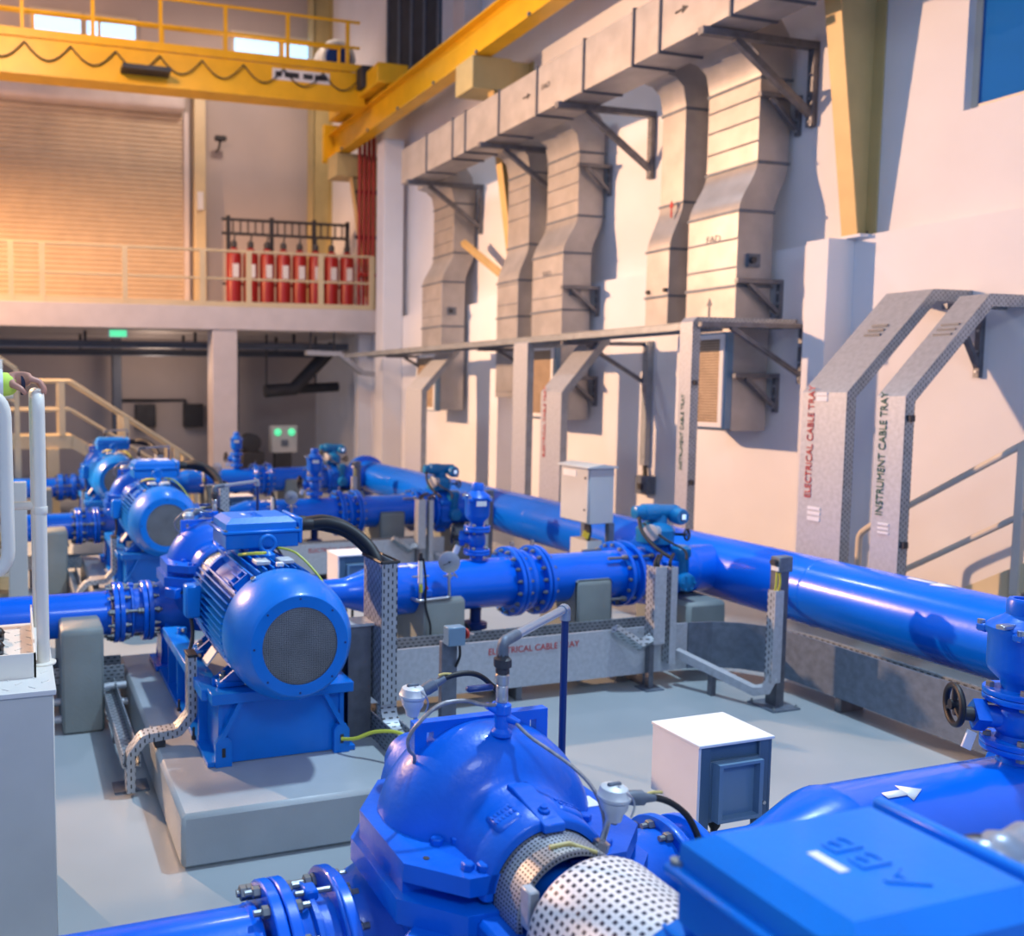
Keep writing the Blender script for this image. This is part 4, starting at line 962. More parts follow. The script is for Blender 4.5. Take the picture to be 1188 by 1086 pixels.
# ---- temperature sensors with cast heads
def rtd(base, head, cab, lab0, extra=False):
    t = thing('temperature_sensor', 'x', 'sensor', base, 'temperature sensors on the pumps')
    base = V(base); head = V(head); d = (head-base).normalized()
    B().tube([base, head], .008, 8).build('probe', 'steel', t)
    B().lathe(base, d, [(0, .016), (.03, .016), (.035, .022), (.06, .022), (.065, .01)], 6).build('fitting', 'steel', t)
    h = B().lathe(head, UP, [(-.05, .014), (-.046, .02), (-.028, .024), (-.012, .034), (.008, .037), (.012, .033)], 24).build('sensor_head', 'rtd', t)
    B().lathe(head+V((0, 0, .012)), UP, [(0, .041), (.003, .043), (.010, .043), (.013, .040), (.030, .034), (.036, .022), (.038, 0)], 24).build('screw_cap', 'rtd', h)
    B().box(head.x-.02, head.x+.02, head.y-.006, head.y+.006, head.z+.046, head.z+.056, .003).build('cap_lug', 'galvd', h)
    B().tube(smoothpath([head+V((0, -.012, .05)), head+V((.022, -.04, .03)), head+V((.036, -.035, .0)), head+V((.03, -.03, -.03))]), .0028, 6).build('cap_chain', 'steel', h)
    cd = (V(cab[1])-V(cab[0])).normalized()
    B().lathe(cab[0], cd, [(0, .016), (.02, .02), (.05, .02), (.055, .014), (.09, .011)], 14).build('cable_gland', 'galvd', h)
    B().tube(smoothpath(cab, 8), .009, 10).build('cable', 'black', t)
    B().tube(smoothpath([V(cab[1])+V((-.02, 0, .011)), V(cab[1])+V((0, -.0, .014)), V(cab[1])+V((.03, 0, .010))]), .004, 6).build('cable_tie', 'tie', t)
    return t
def pk(x, y, z): return tuple(at(x, y, z))
r1 = rtd(pk(.130, -.345, 1.04), pk(.178, -.35, 1.20), [pk(.215, -.35, 1.208), pk(.30, -.35, 1.198), pk(.36, -.36, 1.175), pk(.41, -.37, 1.125), pk(.45, -.37, 1.03), pk(.46, -.36, .93)], '')
labs(r1, 'pale cast sensor head with black cable on the motor side %s', (0, 2, 3), {0: 'of the nearest pump', 1: 'of the second pump', 2: 'of the third pump', 3: 'of the farthest pump'}, True)
r2 = rtd(pk(-.09, .21, 1.05), pk(-.125, .23, 1.30), [pk(-.095, .23, 1.325), pk(-.015, .23, 1.363), pk(.08, .23, 1.37), pk(.15, .235, 1.33), pk(.2, .24, 1.25), pk(.22, .26, .98)], '')
tg = B().box(PX-.145, PX-.075, PY+.19, PY+.193, 1.075, 1.20, .001, rot=M.Rotation(R(12), 3, 'Y')).build('hang_tag', 'label', r2, 'white tag with red print')
for k in range(3): B().box(PX-.13, PX-.09, PY+.188, PY+.19, 1.11+k*.022, 1.115+k*.022, rot=M.Rotation(R(12), 3, 'Y')).build('tag_print', 'redp', tg)
labs(r2, 'pale cast sensor head with looping cable behind the dome %s', (0, 2, 3), {0: 'of the nearest pump', 1: 'of the second pump', 2: 'of the third pump', 3: 'of the farthest pump'}, True)
# ================================================================ floor trays, stands, cabinets
t = thing('cable_tray', 'x', 'cable tray', (3.5, 5.5, 0), 'floor cable trays')
pa = [(1.95, 5.40, 0), (4.95, 5.40, 0)]
def wallstrip(nm, mat, path, a0, a1, b0, b1, par): return B().sweep(path, UP, [(a0, b0), (a1, b0), (a1, b1), (a0, b1)], True).build(nm, mat, par, sharp=15)
wallstrip('side_plate', 'galv', pa, .11, .47, 0, .012, t)
wallstrip('side_plate', 'perfu', pa, .20, .42, .40, .412, t)
wallstrip('tray_bed', 'perfu', pa, .16, .172, .012, .40, t)
for k in range(3):
    x = 2.4+k*1.1; B().box(x-.025, x+.025, 5.43, 5.78, 0, .16, .003).build('leg', 'strut', t)
for k in range(5): B().tube([(2.0, 5.50+k*.06, .20), (3.4, 5.50+k*.06, .205), (4.9, 5.50+k*.06, .20)], .022, 8).build('cable', 'black', t)
for k in range(9): B().hexbolt((2.05+k*.35, 5.40, .44), (0, -1, 0), .006, .004).build('bolt', 'steel', t)
text(t, 'ELECTRICAL CABLE TRAY', (3.22, 5.397, .37), rotm((1, 0, 0), (0, 0, 1)), .066, 'redtext', .001)
labs(t, 'galvanised floor cable tray with red lettering before the discharge %s', (2,), {1: 'of the second pump line', 2: 'of the third pump line'})
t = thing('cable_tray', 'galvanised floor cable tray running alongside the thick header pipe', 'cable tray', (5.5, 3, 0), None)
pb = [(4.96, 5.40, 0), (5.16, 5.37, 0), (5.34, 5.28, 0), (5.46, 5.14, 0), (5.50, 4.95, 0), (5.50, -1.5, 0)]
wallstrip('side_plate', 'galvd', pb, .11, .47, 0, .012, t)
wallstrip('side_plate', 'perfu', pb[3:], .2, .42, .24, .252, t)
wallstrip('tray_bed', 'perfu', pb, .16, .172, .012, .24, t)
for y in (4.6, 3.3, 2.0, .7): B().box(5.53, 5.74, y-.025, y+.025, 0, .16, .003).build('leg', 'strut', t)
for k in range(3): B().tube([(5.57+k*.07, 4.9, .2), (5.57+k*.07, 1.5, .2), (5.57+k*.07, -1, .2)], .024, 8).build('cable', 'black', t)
# uprights feeding the valve drives
t = thing('tray_stand', 'x', 'cable stand', (4.595, 5.34, 0), 'cable stands before the motor driven valves')
B().box(4.555, 4.655, 5.30, 5.312, .36, .945).build('cover', 'galv', t)
for x in (4.555, 4.643): B().box(x, x+.012, 5.312, 5.40, .36, .945).build('side_rail', 'perfv', t)
B().box(4.700, 4.755, 5.30, 5.312, .20, .935).build('cover', 'galv', t)
for x in (4.700, 4.745): B().box(x, x+.010, 5.312, 5.37, .20, .935).build('side_rail', 'perfv', t)
B().box(4.560, 4.600, 5.345, 5.385, .008, .6).build('post', 'strut', t)
B().box(4.505, 4.665, 5.30, 5.43, 0, .01).build('base_plate', 'galvd', t)
B().tube([(4.555, 5.33, .40), (4.455, 5.33, .36), (4.255, 5.36, .49)], [.045, .045, .04], 4).build('branch_tray', 'perfu', t)
for x, r in ((4.615, .014), (4.585, .010), (4.725, .012)): B().tube(smoothpath([(x, 5.35, .90), (x+.01, 5.36, .97), (x+.16, 5.5, .99)]), r, 8).build('cable', 'black', t)
labs(t, 'pair of upright perforated trays before the motor driven valve %s', (2, 3), {1: 'of the second pump line', 2: 'of the third pump line', 3: 'of the farthest pump line'})
# post with rotary switch
t = thing('switch_post', 'x', 'switch post', (5.2, 4.82, 0), 'posts with rotary switches')
b = B().box(5.165, 5.175, 4.78, 4.86, .01, 1.08).box(5.165, 5.235, 4.855, 4.865, .01, 1.08).box(5.165, 5.235, 4.775, 4.785, .01, 1.08); b.build('post', 'strut', t)
B().box(5.07, 5.31, 4.70, 4.93, 0, .012).build('base_plate', 'galvd', t)
for x, y in ((5.09, 4.72), (5.29, 4.72), (5.09, 4.91), (5.29, 4.91)): B().hexbolt((x, y, .012), UP, .012, .012, .01).build('anchor_bolt', 'bolt', t)
sb = B().box(5.10, 5.22, 4.73, 4.80, .99, 1.10, .006).build('switch_box', 'galvd', t, 'dark grey switch box with black knob')
B().box(5.094, 5.10, 4.735, 4.795, 1.0, 1.03).build('switch_label', 'label', sb)
B().cyl((5.10, 4.765, 1.06), (5.07, 4.765, 1.06), .022, n=16).build('knob', 'dark', sb)
B().box(5.08, 5.155, 4.735, 4.745, .20, .86).build('tray_cover', 'galv', t)
B().box(5.08, 5.09, 4.745, 4.80, .20, .86).box(5.145, 5.155, 4.745, 4.80, .20, .86).build('tray_rail', 'perfv', t)
B().tube([(5.118, 4.77, .24), (5.10, 4.80, .14), (5.06, 4.86, .11), (4.82, 5.36, .26)], [.045, .045, .045, .045], 4).build('tray_run', 'galv', t)
B().box(4.91, 4.95, 5.10, 5.14, 0, .19).build('tray_leg', 'strut', t)
for dx in (-.012, .012): B().tube(smoothpath([(5.12+dx, 4.77, .84), (5.125+dx*1.5, 4.76, .91), (5.13+dx, 4.77, .99)]), .007, 8).build('cable', 'yg', t)
labs(t, 'steel post with rotary switch box by the discharge end %s', (2, 3), {1: 'of the second pump line', 2: 'of the third pump line', 3: 'of the farthest pump line'})
# post with a red emergency button
t = thing('stop_button_post', 'grey post with small box and red emergency button right of the middle motor', 'button post', (2.42, 4.5, 0))
B().box(2.375, 2.475, 4.49, 4.53, .01, .80, .003).build('post', 'galvd', t)
B().box(2.32, 2.53, 4.42, 4.60, 0, .012).build('base_plate', 'galvd', t)
B().box(2.38, 2.49, 4.42, 4.49, .79, .90, .005).build('button_box', 'screen', t)
B().lathe((2.49, 4.455, .85), (1, 0, 0), [(0, .014), (.012, .014), (.014, .03), (.026, .03), (.034, .02), (.036, 0)], 18).build('red_button', 'redp', t)
B().cyl((2.526, 4.455, .85), (2.56, 4.455, .84), .006, n=8).build('key', 'steel', t)
B().tube(smoothpath([(2.47, 4.46, .79), (2.475, 4.46, .72), (2.46, 4.48, .65)]), .008, 8).build('cable', 'black', t)
# motor supply tray and its cables
t = thing('cable_tray', 'x', 'cable tray', (2.0, 4.45, .02), 'motor supply trays')
B().box(1.95, 2.045, 4.40, 4.408, .50, 1.31).build('tray_front', 'perfv', t)
B().box(1.95, 1.958, 4.40, 4.66, .50, 1.31).build('side_rail', 'perfv', t, 'perforated side glowing warm')
B().box(2.037, 2.045, 4.40, 4.66, .50, 1.31).build('side_rail', 'galv', t)
b = B()
for p, q in (((1.945, 4.395), (2.05, 4.395)), ((2.05, 4.395), (2.05, 4.665)), ((1.945, 4.395), (1.945, 4.665))): b.tube([(*p, 1.312), (*q, 1.312)], .009, 6)
b.build('edge_trim', 'black', t)
B().sweep([(2.0, 4.404, .52), (2.0, 4.40, .46), (2.0, 4.36, .41), (2.0, 4.30, .385), (2.0, 2.9, .385)], (1, 0, 0), [(-.048, 0), (.048, 0), (.048, .006), (-.048, .006)], True).build('tray_bed', 'perfu', t)
for x in (1.945, 2.045): B().box(x, x+.008, 2.9, 4.66, .18, .42).build('side_rail', 'perfu', t)
for y in (3.2, 4.2): B().box(1.97, 2.03, y-.02, y+.02, 0, .2).build('leg', 'strut', t)
labs(t, 'tall perforated cable tray on the right of the motor %s', (2, 3), {1: 'in the middle of the photo', 2: 'of the third pump set', 3: 'of the farthest pump set'})
t = thing('support_beam', 'x', 'steel post', (1.86, 4.5, 0), 'beams carrying the motor trays')
B().box(1.80, 1.94, 4.52, 4.53, 0, .93).box(1.80, 1.94, 4.62, 4.63, 0, .93).box(1.865, 1.875, 4.53, 4.62, 0, .93).build('beam', 'strut', t)
B().box(1.78, 1.955, 4.50, 4.65, .93, .945).build('cap', 'galv', t)
labs(t, 'dark steel beam post against the tall perforated tray of the %s', (2, 3), {1: 'middle motor', 2: 'third motor', 3: 'farthest motor'})
t = thing('power_cable', 'x', 'cable', (1.8, 4.7, 1.3), 'motor power cables')
for k, (dy, dz) in enumerate(((0, 0), (.10, .01), (.05, -.03))):
    B().tube(smoothpath([(PX+.34, 4.88+dy, 1.465+dz*.3), (1.80, 4.82+dy*.8, 1.475+dz), (1.90, 4.74+dy*.6, 1.44+dz), (1.98, 4.60+dy*.5, 1.34+dz), (1.995+.01*k, 4.52+dy*.5, 1.18), (1.995+.01*k, 4.50+dy*.5, .6)], 8), .031, 12).build('cable', 'black', t)
CL = {1: 'middle motor', 2: 'third motor', 3: 'farthest motor'}
labs(t, 'thick black power cables arching from the terminal box of the %s', (2, 3), CL)
t = thing('power_cable', 'thick grey cable leaving the nearest terminal box toward the right edge', 'cable', (1.9, .95, 1.4))
for dy in (.0, .10):
    b = B(); pts = smoothpath([(PX+.225, .945+dy, 1.465), (1.80, .955+dy, 1.47), (2.1, .96+dy, 1.44), (2.4, .9+dy, 1.36), (2.7, .8+dy, 1.2), (2.8, .7+dy, .0)], 12)
    b.tube(pts, [.043+.004*sin(i*1.6) for i in range(len(pts))], 14); b.build('cable', 'pvc', t)
t = thing('earth_cable', 'yellow-green earth cable lying from the middle motor base to the tray', 'cable', (1.8, 4.3, .3))
B().tube(smoothpath([(1.70, 4.36, .35), (1.76, 4.30, .37), (1.85, 4.24, .42), (1.95, 4.14, .44), (2.0, 4.02, .40), (2.0, 3.9, .37)], 8), .010, 8).build('cable', 'yg', t)
# grey free-standing cabinet by the header
t = thing('control_cabinet', 'light grey control cabinet with white label standing before the header pipe', 'cabinet', (5.43, 7.3, 0))
B().box(5.30, 5.575, 7.09, 7.54, .955, 1.50, .006).build('body', 'cabinet', t)
dr_ = B().box(5.283, 5.30, 7.10, 7.53, .965, 1.495, .004).build('door', 'cabinet', t)
B().box(5.279, 5.284, 7.28, 7.49, 1.40, 1.465).build('door_label', 'label', dr_)
for z in (1.09, 1.40): B().cyl((5.284, 7.14, z), (5.276, 7.14, z), .011, n=12).build('lock', 'dark', dr_)
B().prism([(5.255, 1.495), (5.255, 1.51), (5.43, 1.535), (5.60, 1.51), (5.60, 1.495)], 'y', 7.06, 7.57, .002).build('canopy', 'cabinet', t)
for x, y in ((5.56, 7.12), (5.56, 7.5)): B().box(x-.03, x+.03, y-.03, y+.03, 0, .955).build('post', 'galvd', t)
B().box(5.33, 5.50, 7.15, 7.42, .30, .78, .004).build('cable_duct', 'cabinet', t)
for k in range(5): B().tube(smoothpath([(5.36+.03*k, 7.18+.04*k, .955), (5.37+.025*k, 7.17+.045*k, .88), (5.36+.025*k, 7.18+.04*k, .78)]), .020, 8).build('cable', 'black' if k % 2 else 'dark', t)
for k in range(3): B().tube([(5.335+.03*k, 7.16+.07*k, .80+.0*k), (5.345+.03*k, 7.15+.07*k, .86)], .012, 8).build('cable_marker', 'yg', t)
# hooded local control boxes
t = thing('local_control_box', 'x', 'control box', (2.73, 2.85, 0), 'hooded local control boxes')
B().box(2.545, 2.915, 2.69, 2.96, .878, .89, .002).build('hood_top', 'label', t)
B().box(2.55, 2.562, 2.735, 2.955, .60, .88).build('hood_side', 'label', t); B().box(2.898, 2.91, 2.735, 2.955, .60, .88).build('hood_side', 'label', t)
B().box(2.55, 2.562, 2.700, 2.735, .0, .88).build('front_upright', 'label', t)
for x0, x1 in ((2.563, 2.61), (2.85, 2.898)): B().box(x0, x1, 2.70, 2.735, 0, .878, .002).build('front_upright', 'boxshade', t)
B().box(2.898, 2.91, 2.70, 2.735, 0, .88).build('front_upright', 'boxshade', t)
B().box(2.61, 2.85, 2.715, 2.735, .815, .878).build('top_rail', 'boxshade', t)
B().box(2.61, 2.85, 2.70, 2.90, .565, .815, .002).build('panel_box', 'boxshade', t)
b = B().box(2.622, 2.64, 2.665, 2.70, .59, .80).box(2.82, 2.838, 2.665, 2.70, .59, .80).box(2.622, 2.838, 2.665, 2.70, .80, .812).box(2.622, 2.838, 2.665, 2.70, .575, .59); b.build('window_frame', 'screen', t)
B().box(2.64, 2.82, 2.694, 2.701, .59, .80).build('window', 'screen', t, 'blue grey inspection window')
for x, r in ((2.66, .016), (2.715, .024)):
    B().lathe((x, 2.78, .565), (0, 0, -1), [(0, r), (.06, r), (.08, r*.55), (.10, r*.5)], 12).build('cable_gland', 'black', t)
    B().tube(smoothpath([(x, 2.78, .47), (x, 2.785, .3), (x+.01, 2.79, .01)]), r*.5, 8).build('cable', 'black', t)
B().cyl((2.87, 2.70, .62), (2.87, 2.685, .62), .008, n=10).build('latch', 'steel', t)
for x in (2.56, 2.90): B().box(x-.04, x+.04, 2.70, 2.92, 0, .012).build('foot_plate', 'boxshade', t)
t['label'] = 'hooded local control box with bright white top on the open floor'
for k in (1, 2):
    dup(t, (0, S*k, 0), 'hooded local control box behind the %s' % {1: 'black power cables of the middle motor', 2: 'motor of the third pump set'}[k])
# ---- left of the plinth: conduit tray over the plinth edge and floor trays
t = thing('cable_tray', 'x', 'cable tray', (.75, 4.75, 0), 'small trays climbing the plinths')
path = fillet([(.935, 4.75, .78), (.935, 4.75, .44), (.855, 4.75, .345), (.66, 4.75, .33), (.585, 4.75, .235), (.585, 4.75, .03)], .02, 2)
B().sweep(path, (0, -1, 0), [(-.045, -.025), (.045, -.025), (.045, .025), (-.045, .025)], True).build('tray_run', 'perfv', t, sharp=15)
B().box(.905, .965, 4.69, 4.81, .775, .79, .003).build('end_trim', 'black', t)
B().box(.72, .78, 4.71, 4.79, .27, .31, .004).build('standoff', 'dark', t)
labs(t, 'small perforated tray climbing over the plinth edge beside the %s', (2, 3), {1: 'middle motor', 2: 'third motor', 3: 'farthest motor'})
t = thing('cable_tray', 'x', 'cable tray', (.55, 5.5, 0), 'floor trays left of the plinths')
B().box(.54, .548, 4.72, 6.05, .17, .25).build('side_rail', 'perfu', t); B().box(.632, .64, 4.72, 6.05, .17, .25).build('side_rail', 'perfu', t)
B().box(.548, .632, 4.72, 6.05, .17, .178).build('tray_bed', 'perfu', t)
for y in (4.85, 5.5): B().box(.57, .61, y-.02, y+.02, 0, .17).build('leg', 'strut', t); 
B().box(.50, .70, 4.78, 4.92, 0, .01).build('foot_plate', 'galvd', t)
labs(t, 'narrow floor tray running along the left side of the plinth %s', (2, 3), {1: 'of the middle motor', 2: 'of the third motor', 3: 'of the farthest motor'})
t = thing('cable_tray', 'x', 'cable tray', (0, 6.2, 0), 'cross trays behind the suction supports')
pth = [(-2.5, 6.06, 0), (.35, 6.06, 0), (.52, 6.02, 0), (.71, 6.02, 0)]
wallstrip('side_plate', 'perfu', pth, .22, .34, 0, .01, t); wallstrip('side_plate', 'perfu', pth, .22, .34, .22, .23, t); wallstrip('tray_bed', 'perfu', pth, .22, .23, .01, .22, t)
for x in (-.8, .15): B().box(x-.02, x+.02, 6.10, 6.24, 0, .22).build('leg', 'strut', t)
labs(t, 'perforated cross tray on the floor behind the suction support %s', (2,), {1: 'of the second pump', 2: 'of the third pump'})
for k, (z, y) in enumerate(((.165, 5.88), (.075, 5.80))):
    b = B().tube(fillet([(-2.5, y, z), (.42, y, z), (.55, y+.05, z+.06), (.71, y+.05, z+.06)], .05), .026, 10)
    o = one('conduit_pipe', b, 'galv', ('upper' if k == 0 else 'lower')+' of two pale conduits on the floor beside the middle plinth', 'conduit', 'floor conduits')
# ================================================================ cream platform at the left edge
t = thing('access_platform', 'cream steel access platform with chequer plate top at the left edge', 'platform', (-1, 3.65, 0))
B().box(-2.6, .12, 3.2, 4.13, .0, 1.17, .004).build('side_panels', 'plat', t)
dk = B().box(-2.6, .128, 3.19, 4.14, 1.17, 1.19, .002).build('deck', 'checker', t)
b = B()
for i in range(64):
    x = -.62+(i % 8)*.095; y = 3.235+(i//8)*.11
    for s in (0, 1):
        cx = x+s*.047; cy = y+s*.055
        b.box(cx-.017, cx+.017, cy-.003, cy+.003, 1.189, 1.1925, rot=M.Rotation(R(45 if s else -45), 3, 'Z'))
b.build('chequer_pattern', 'checker', dk)
b = B().box(-2.5, .062, 3.345, 3.353, 1.19, 1.285).box(.054, .062, 3.345, 4.1, 1.19, 1.285); b.build('toe_board', 'white', t)
def rail(par, pts, r, nm='handrail', rad=.07, n=14): return B().tube(fillet(pts, rad, 6), r, n).build(nm, 'white', par)
rail(t, [(.094, 3.515, 1.19), (.092, 3.51, 2.262), (.09, 4.08, 2.262), (.09, 4.08, 1.19)], .0255)
rail(t, [(-1.2, 3.44, 2.265), (-.034, 3.44, 2.265), (-.030, 3.44, 1.58), (-1.2, 3.44, 1.58)], .0265, 'rail_loop', .09)
B().lathe((.094, 3.515, 1.19), UP, [(0, .05), (.006, .05), (.008, .028)], 20).build('post_base', 'white', t)
B().lathe((.0935, 3.513, 1.79), UP, [(0, .026), (.003, .028), (.03, .028), (.033, .026)], 20, cap=False).build('weld_sleeve', 'white', t)
rail(t, [(-1.2, 4.08, 2.262), (.0, 4.08, 2.262)], .0255); rail(t, [(-1.2, 4.08, 1.75), (.09, 4.08, 1.75)], .02)
rail(t, [(-1.15, 3.44, 1.19), (-1.15, 3.44, 2.265)], .0255, 'post'); rail(t, [(-1.15, 4.08, 1.19), (-1.15, 4.08, 2.29)], .0255, 'post')
# ---- person standing on it (only a hand, sleeve and a glimpse of helmet and shoe are in frame)
def skin_body(name, verts, edges, radii, mat, parent=None, sub=2):
    me = bpy.data.meshes.new(name); o0 = ORG[parent.name] if parent else V((0, 0, 0))
    me.from_pydata([tuple(V(v)-o0) for v in verts], edges, [])
    o = bpy.data.objects.new('tmp', me); COL.objects.link(o)
    md = o.modifiers.new('skin', 'SKIN'); md.use_smooth_shade = True
    for i, r in enumerate(radii):
        sv = me.skin_vertices[0].data[i]; sv.radius = (r, r) if not isinstance(r, tuple) else r; sv.use_root = (i == 0)
    sd = o.modifiers.new('sub', 'SUBSURF'); sd.levels = sub; sd.render_levels = sub
    dg = bpy.context.evaluated_depsgraph_get(); m2 = bpy.data.meshes.new_from_object(o.evaluated_get(dg))
    bpy.data.objects.remove(o)
    m2.materials.clear(); m2.materials.append(MT[mat])
    for p_ in m2.polygons: p_.use_smooth = True
    o = bpy.data.objects.new(name, m2); COL.objects.link(o); ORG[o.name] = o0.copy()
    if parent: o.parent = parent
    return o
pr = thing('person', 'person in white helmet and hi-vis jacket resting a hand on the cream railing', 'person', (-.36, 3.80, 1.19))
bx, by, bz = -.36, 3.80, 1.19
# clothed body: pelvis, spine, legs, arms (facing +x)
vb = [(0, 0, .95), (0, 0, 1.12), (.0, 0, 1.32), (.0, 0, 1.43), (.01, 0, 1.53),           # pelvis chest neck
      (0, .09, .88), (.02, .10, .50), (-.01, .10, .10), (0, -.09, .88), (.03, -.10, .50), (.0, -.10, .10),
      (0, .18, 1.40), (-.03, .23, 1.14), (.08, .20, .92), (0, -.18, 1.40), (-.02, -.235, 1.17), (.13, -.225, 1.11), (.33, -.215, 1.108)]
eb = [(0, 1), (1, 2), (2, 3), (3, 4), (0, 5), (5, 6), (6, 7), (0, 8), (8, 9), (9, 10), (3, 11), (11, 12), (12, 13), (3, 14), (14, 15), (15, 16), (16, 17)]
rb = [.145, .14, .16, .12, .06, .09, .065, .05, .09, .065, .05, .07, .052, .036, .07, .052, .045, .036]
wb = lambda q: (bx+q[0], by+q[1], bz+q[2])
bd = skin_body('body', [wb(q) for q in vb], eb, rb, 'cloth', pr)
vj = [vb[i] for i in (1, 2, 3, 11, 12, 13, 14, 15, 16)]+[(.385, -.214, 1.112), (0, 0, .88)]
ej = [(10, 0), (0, 1), (1, 2), (2, 3), (3, 4), (4, 5), (2, 6), (6, 7), (7, 8), (8, 9)]
skin_body('hi_vis_jacket', [wb(q) for q in vj], ej, [.165, .18, .135, .085, .066, .052, .085, .064, .057, .05, .17], 'vest', pr)
for x0 in (.275,): B().lathe(wb((x0, -.219, 1.1085)), (1, 0.05, 0), [(0, .064), (.02, .064), (.045, .062)], 20, cap=False).build('reflective_band', 'reflect', pr)
B().lathe(wb((.388, -.213, 1.114)), (1, .05, 0), [(0, .045), (.008, .046), (.016, .043)], 18, cap=False).build('cuff', 'cloth', pr)
# head with face
hd = B().lathe(wb((.02, 0, 1.55)), UP, [(-.06, .05), (0, .052), (.03, .062), (.06, .074), (.12, .082), (.17, .078), (.21, .055), (.228, 0)], 28, sz=(1.12, .9), up=(1, 0, 0))
head = hd.build('head', 'skin', pr, sharp=80)
nb = B().prism([(bx+.105, 1.655+bz), (bx+.130, 1.63+bz), (bx+.10, 1.615+bz)], 'y', by-.012, by+.012, .003); nb.build('nose', 'skin', head)
for s in (-1, 1):
    B().lathe((bx+.088, by+s*.03, bz+1.66), (1, 0, 0), [(0, .011), (.008, .009), (.011, 0)], 12).build('eye', 'dark', head)
    B().lathe((bx+.02, by+s*.078, bz+1.645), (0, s, 0), [(0, .03), (.012, .028), (.016, .012)], 14).build('ear', 'skin', head)
B().box(bx+.090, bx+.1, by-.022, by+.022, bz+1.585, bz+1.592, .003).build('mouth', 'redp', head)
hm = B().lathe(wb((.02, 0, 1.70)), UP, [(0, .108), (.02, .11), (.06, .106), (.10, .085), (.125, .05), (.132, 0)], 32, up=(1, 0, 0), sz=(1.1, 1))
hm.build('helmet', 'label', pr, 'white safety helmet')
B().lathe(wb((.05, 0, 1.695)), UP, [(0, .10), (0, .155), (.01, .155), (.014, .10)], 32, up=(1, 0, 0), sz=(1.12, .85)).build('helmet_peak', 'label', pr)
for y in (-.10, .10):
    b = B().lathe(wb((.09, y, .03)), (1, 0, 0), [(-.16, .02), (-.15, .045), (-.05, .055), (.08, .05), (.16, .043), (.20, .028), (.215, 0)], 18, up=UP, sz=(.95, .75)); b.build('shoe', 'shoe', pr)
    B().box(bx-.06, bx+.30, by+y-.045, by+y+.045, bz+.0, bz+.016, .006).build('sole', 'dark', pr)
# hand over the top of the railing: palm with five fingers
hx, hy, hz = .045, 3.585, 2.306
vh = [(-.06, hy+.0, hz), (-.02, hy, hz+.004), (.02, hy-.005, hz+.014), (.058, hy-.01, hz+.018)]
eh = [(0, 1), (1, 2), (2, 3)]; rh = [(.024, .03), (.026, .032), (.018, .040), (.014, .042)]
for k, (dy, L_, dr) in enumerate(((-.046, .9, 0), (-.016, 1.05, .004), (.016, 1., .004), (.044, .82, 0))):
    i = len(vh); y = hy-.01+dy
    vh += [(.064, y, hz+.016+dr), (.064+.036*L_, y, hz+.008), (.064+.054*L_, y-.002, hz-.020*L_), (.064+.052*L_, y-.002, hz-.046*L_)]
    eh += [(3, i), (i, i+1), (i+1, i+2), (i+2, i+3)]; rh += [.0115, .0100, .0092, .008]
i = len(vh); vh += [(.0, hy-.045, hz-.006), (.03, hy-.062, hz-.022), (.05, hy-.060, hz-.045)]; eh += [(1, i), (i, i+1), (i+1, i+2)]; rh += [.014, .0115, .0095]
skin_body('hand', [(x, y, z) for x, y, z in vh], eh, rh, 'skin', pr)
# ================================================================ crossover stair behind the platform (cream, partly hidden)
t = thing('crossover_stair', 'white sided crossover stair with tan treads beyond the cream platform', 'stair', (-.5, 7.4, 0))
B().box(-.06, .085, 7.2, 7.26, 0, 1.52, .004).build('stringer', 'plat', t)
B().box(-2.6, -.06, 7.2, 8.2, 1.40, 1.50, .004).build('landing', 'white', t)  # lengthened out of view to shade the floor beside the plinth
for k in range(6): B().box(-.95, -.07, 7.25, 8.1, .18+k*.2, .21+k*.2, .004).build('tread', 'wood', t)
for x in (-1.55, -.1): B().box(x-.04, x+.04, 7.9, 8.0, 0, 1.4).build('post', 'white', t)
B().box(-2.6, -.06, 8.16, 8.2, .3, 1.40, .004).build('shade_panel', 'plat', t)  # solid unseen panel, added to block the warm lamp
for z in (2.0, 2.5): B().tube([(-2.6, 7.23, z), (-.1, 7.23, z)], .022, 10).build('handrail', 'white', t)
B().tube([(-.1, 7.23, 1.5), (-.1, 7.23, 2.5)], .022, 10).build('rail_post', 'white', t); B().tube([(-1.5, 7.23, 1.5), (-1.5, 7.23, 2.5)], .022, 10).build('rail_post', 'white', t)
# ---- far crossover stair in cream
t = thing('crossover_stair', 'cream railed crossover stair descending behind the farthest pump', 'stair', (1, 15.3, 0))
B().box(-2.5, .95, 15.0, 15.9, 1.22, 1.44, .005).build('landing', 'cream', t)
for y in (15.0, 15.9):
    B().prism([(.95, 1.22), (.95, 1.44), (3.1, .12), (3.1, 0), (2.9, 0)], 'y', y-.02, y+.02).build('stringer', 'cream', t)
    B().tube(fillet([(-2.5, y, 2.36), (.93, y, 2.36), (3.0, y, 1.0), (3.0, y, .1)], .05), .035, 8).build('handrail', 'cream', t)
    B().tube(fillet([(-2.5, y, 1.88), (.93, y, 1.88), (3.0, y, .55)], .05), .028, 8).build('mid_rail', 'cream', t)
    for x, z0, z1 in ((-1.0, 1.44, 2.36), (.78, 1.44, 2.36), (1.85, .85, 1.76), (2.72, .3, 1.18)): B().box(x-.05, x+.05, y-.03, y+.03, z0, z1).build('rail_post', 'cream', t)
    for x in (-1.4, .62): B().box(x-.10, x+.10, y-.05, y+.05, 0, 1.22).build('leg', 'cream', t)
for k in range(6): B().box(1.05+k*.34, 1.35+k*.34, 15.02, 15.88, 1.2-k*.205, 1.23-k*.205).build('tread', 'wood', t)
t = thing('crossover_stair', 'cream stair flight climbing at the far left behind the railing', 'stair', (-1.2, 14.2, 0))
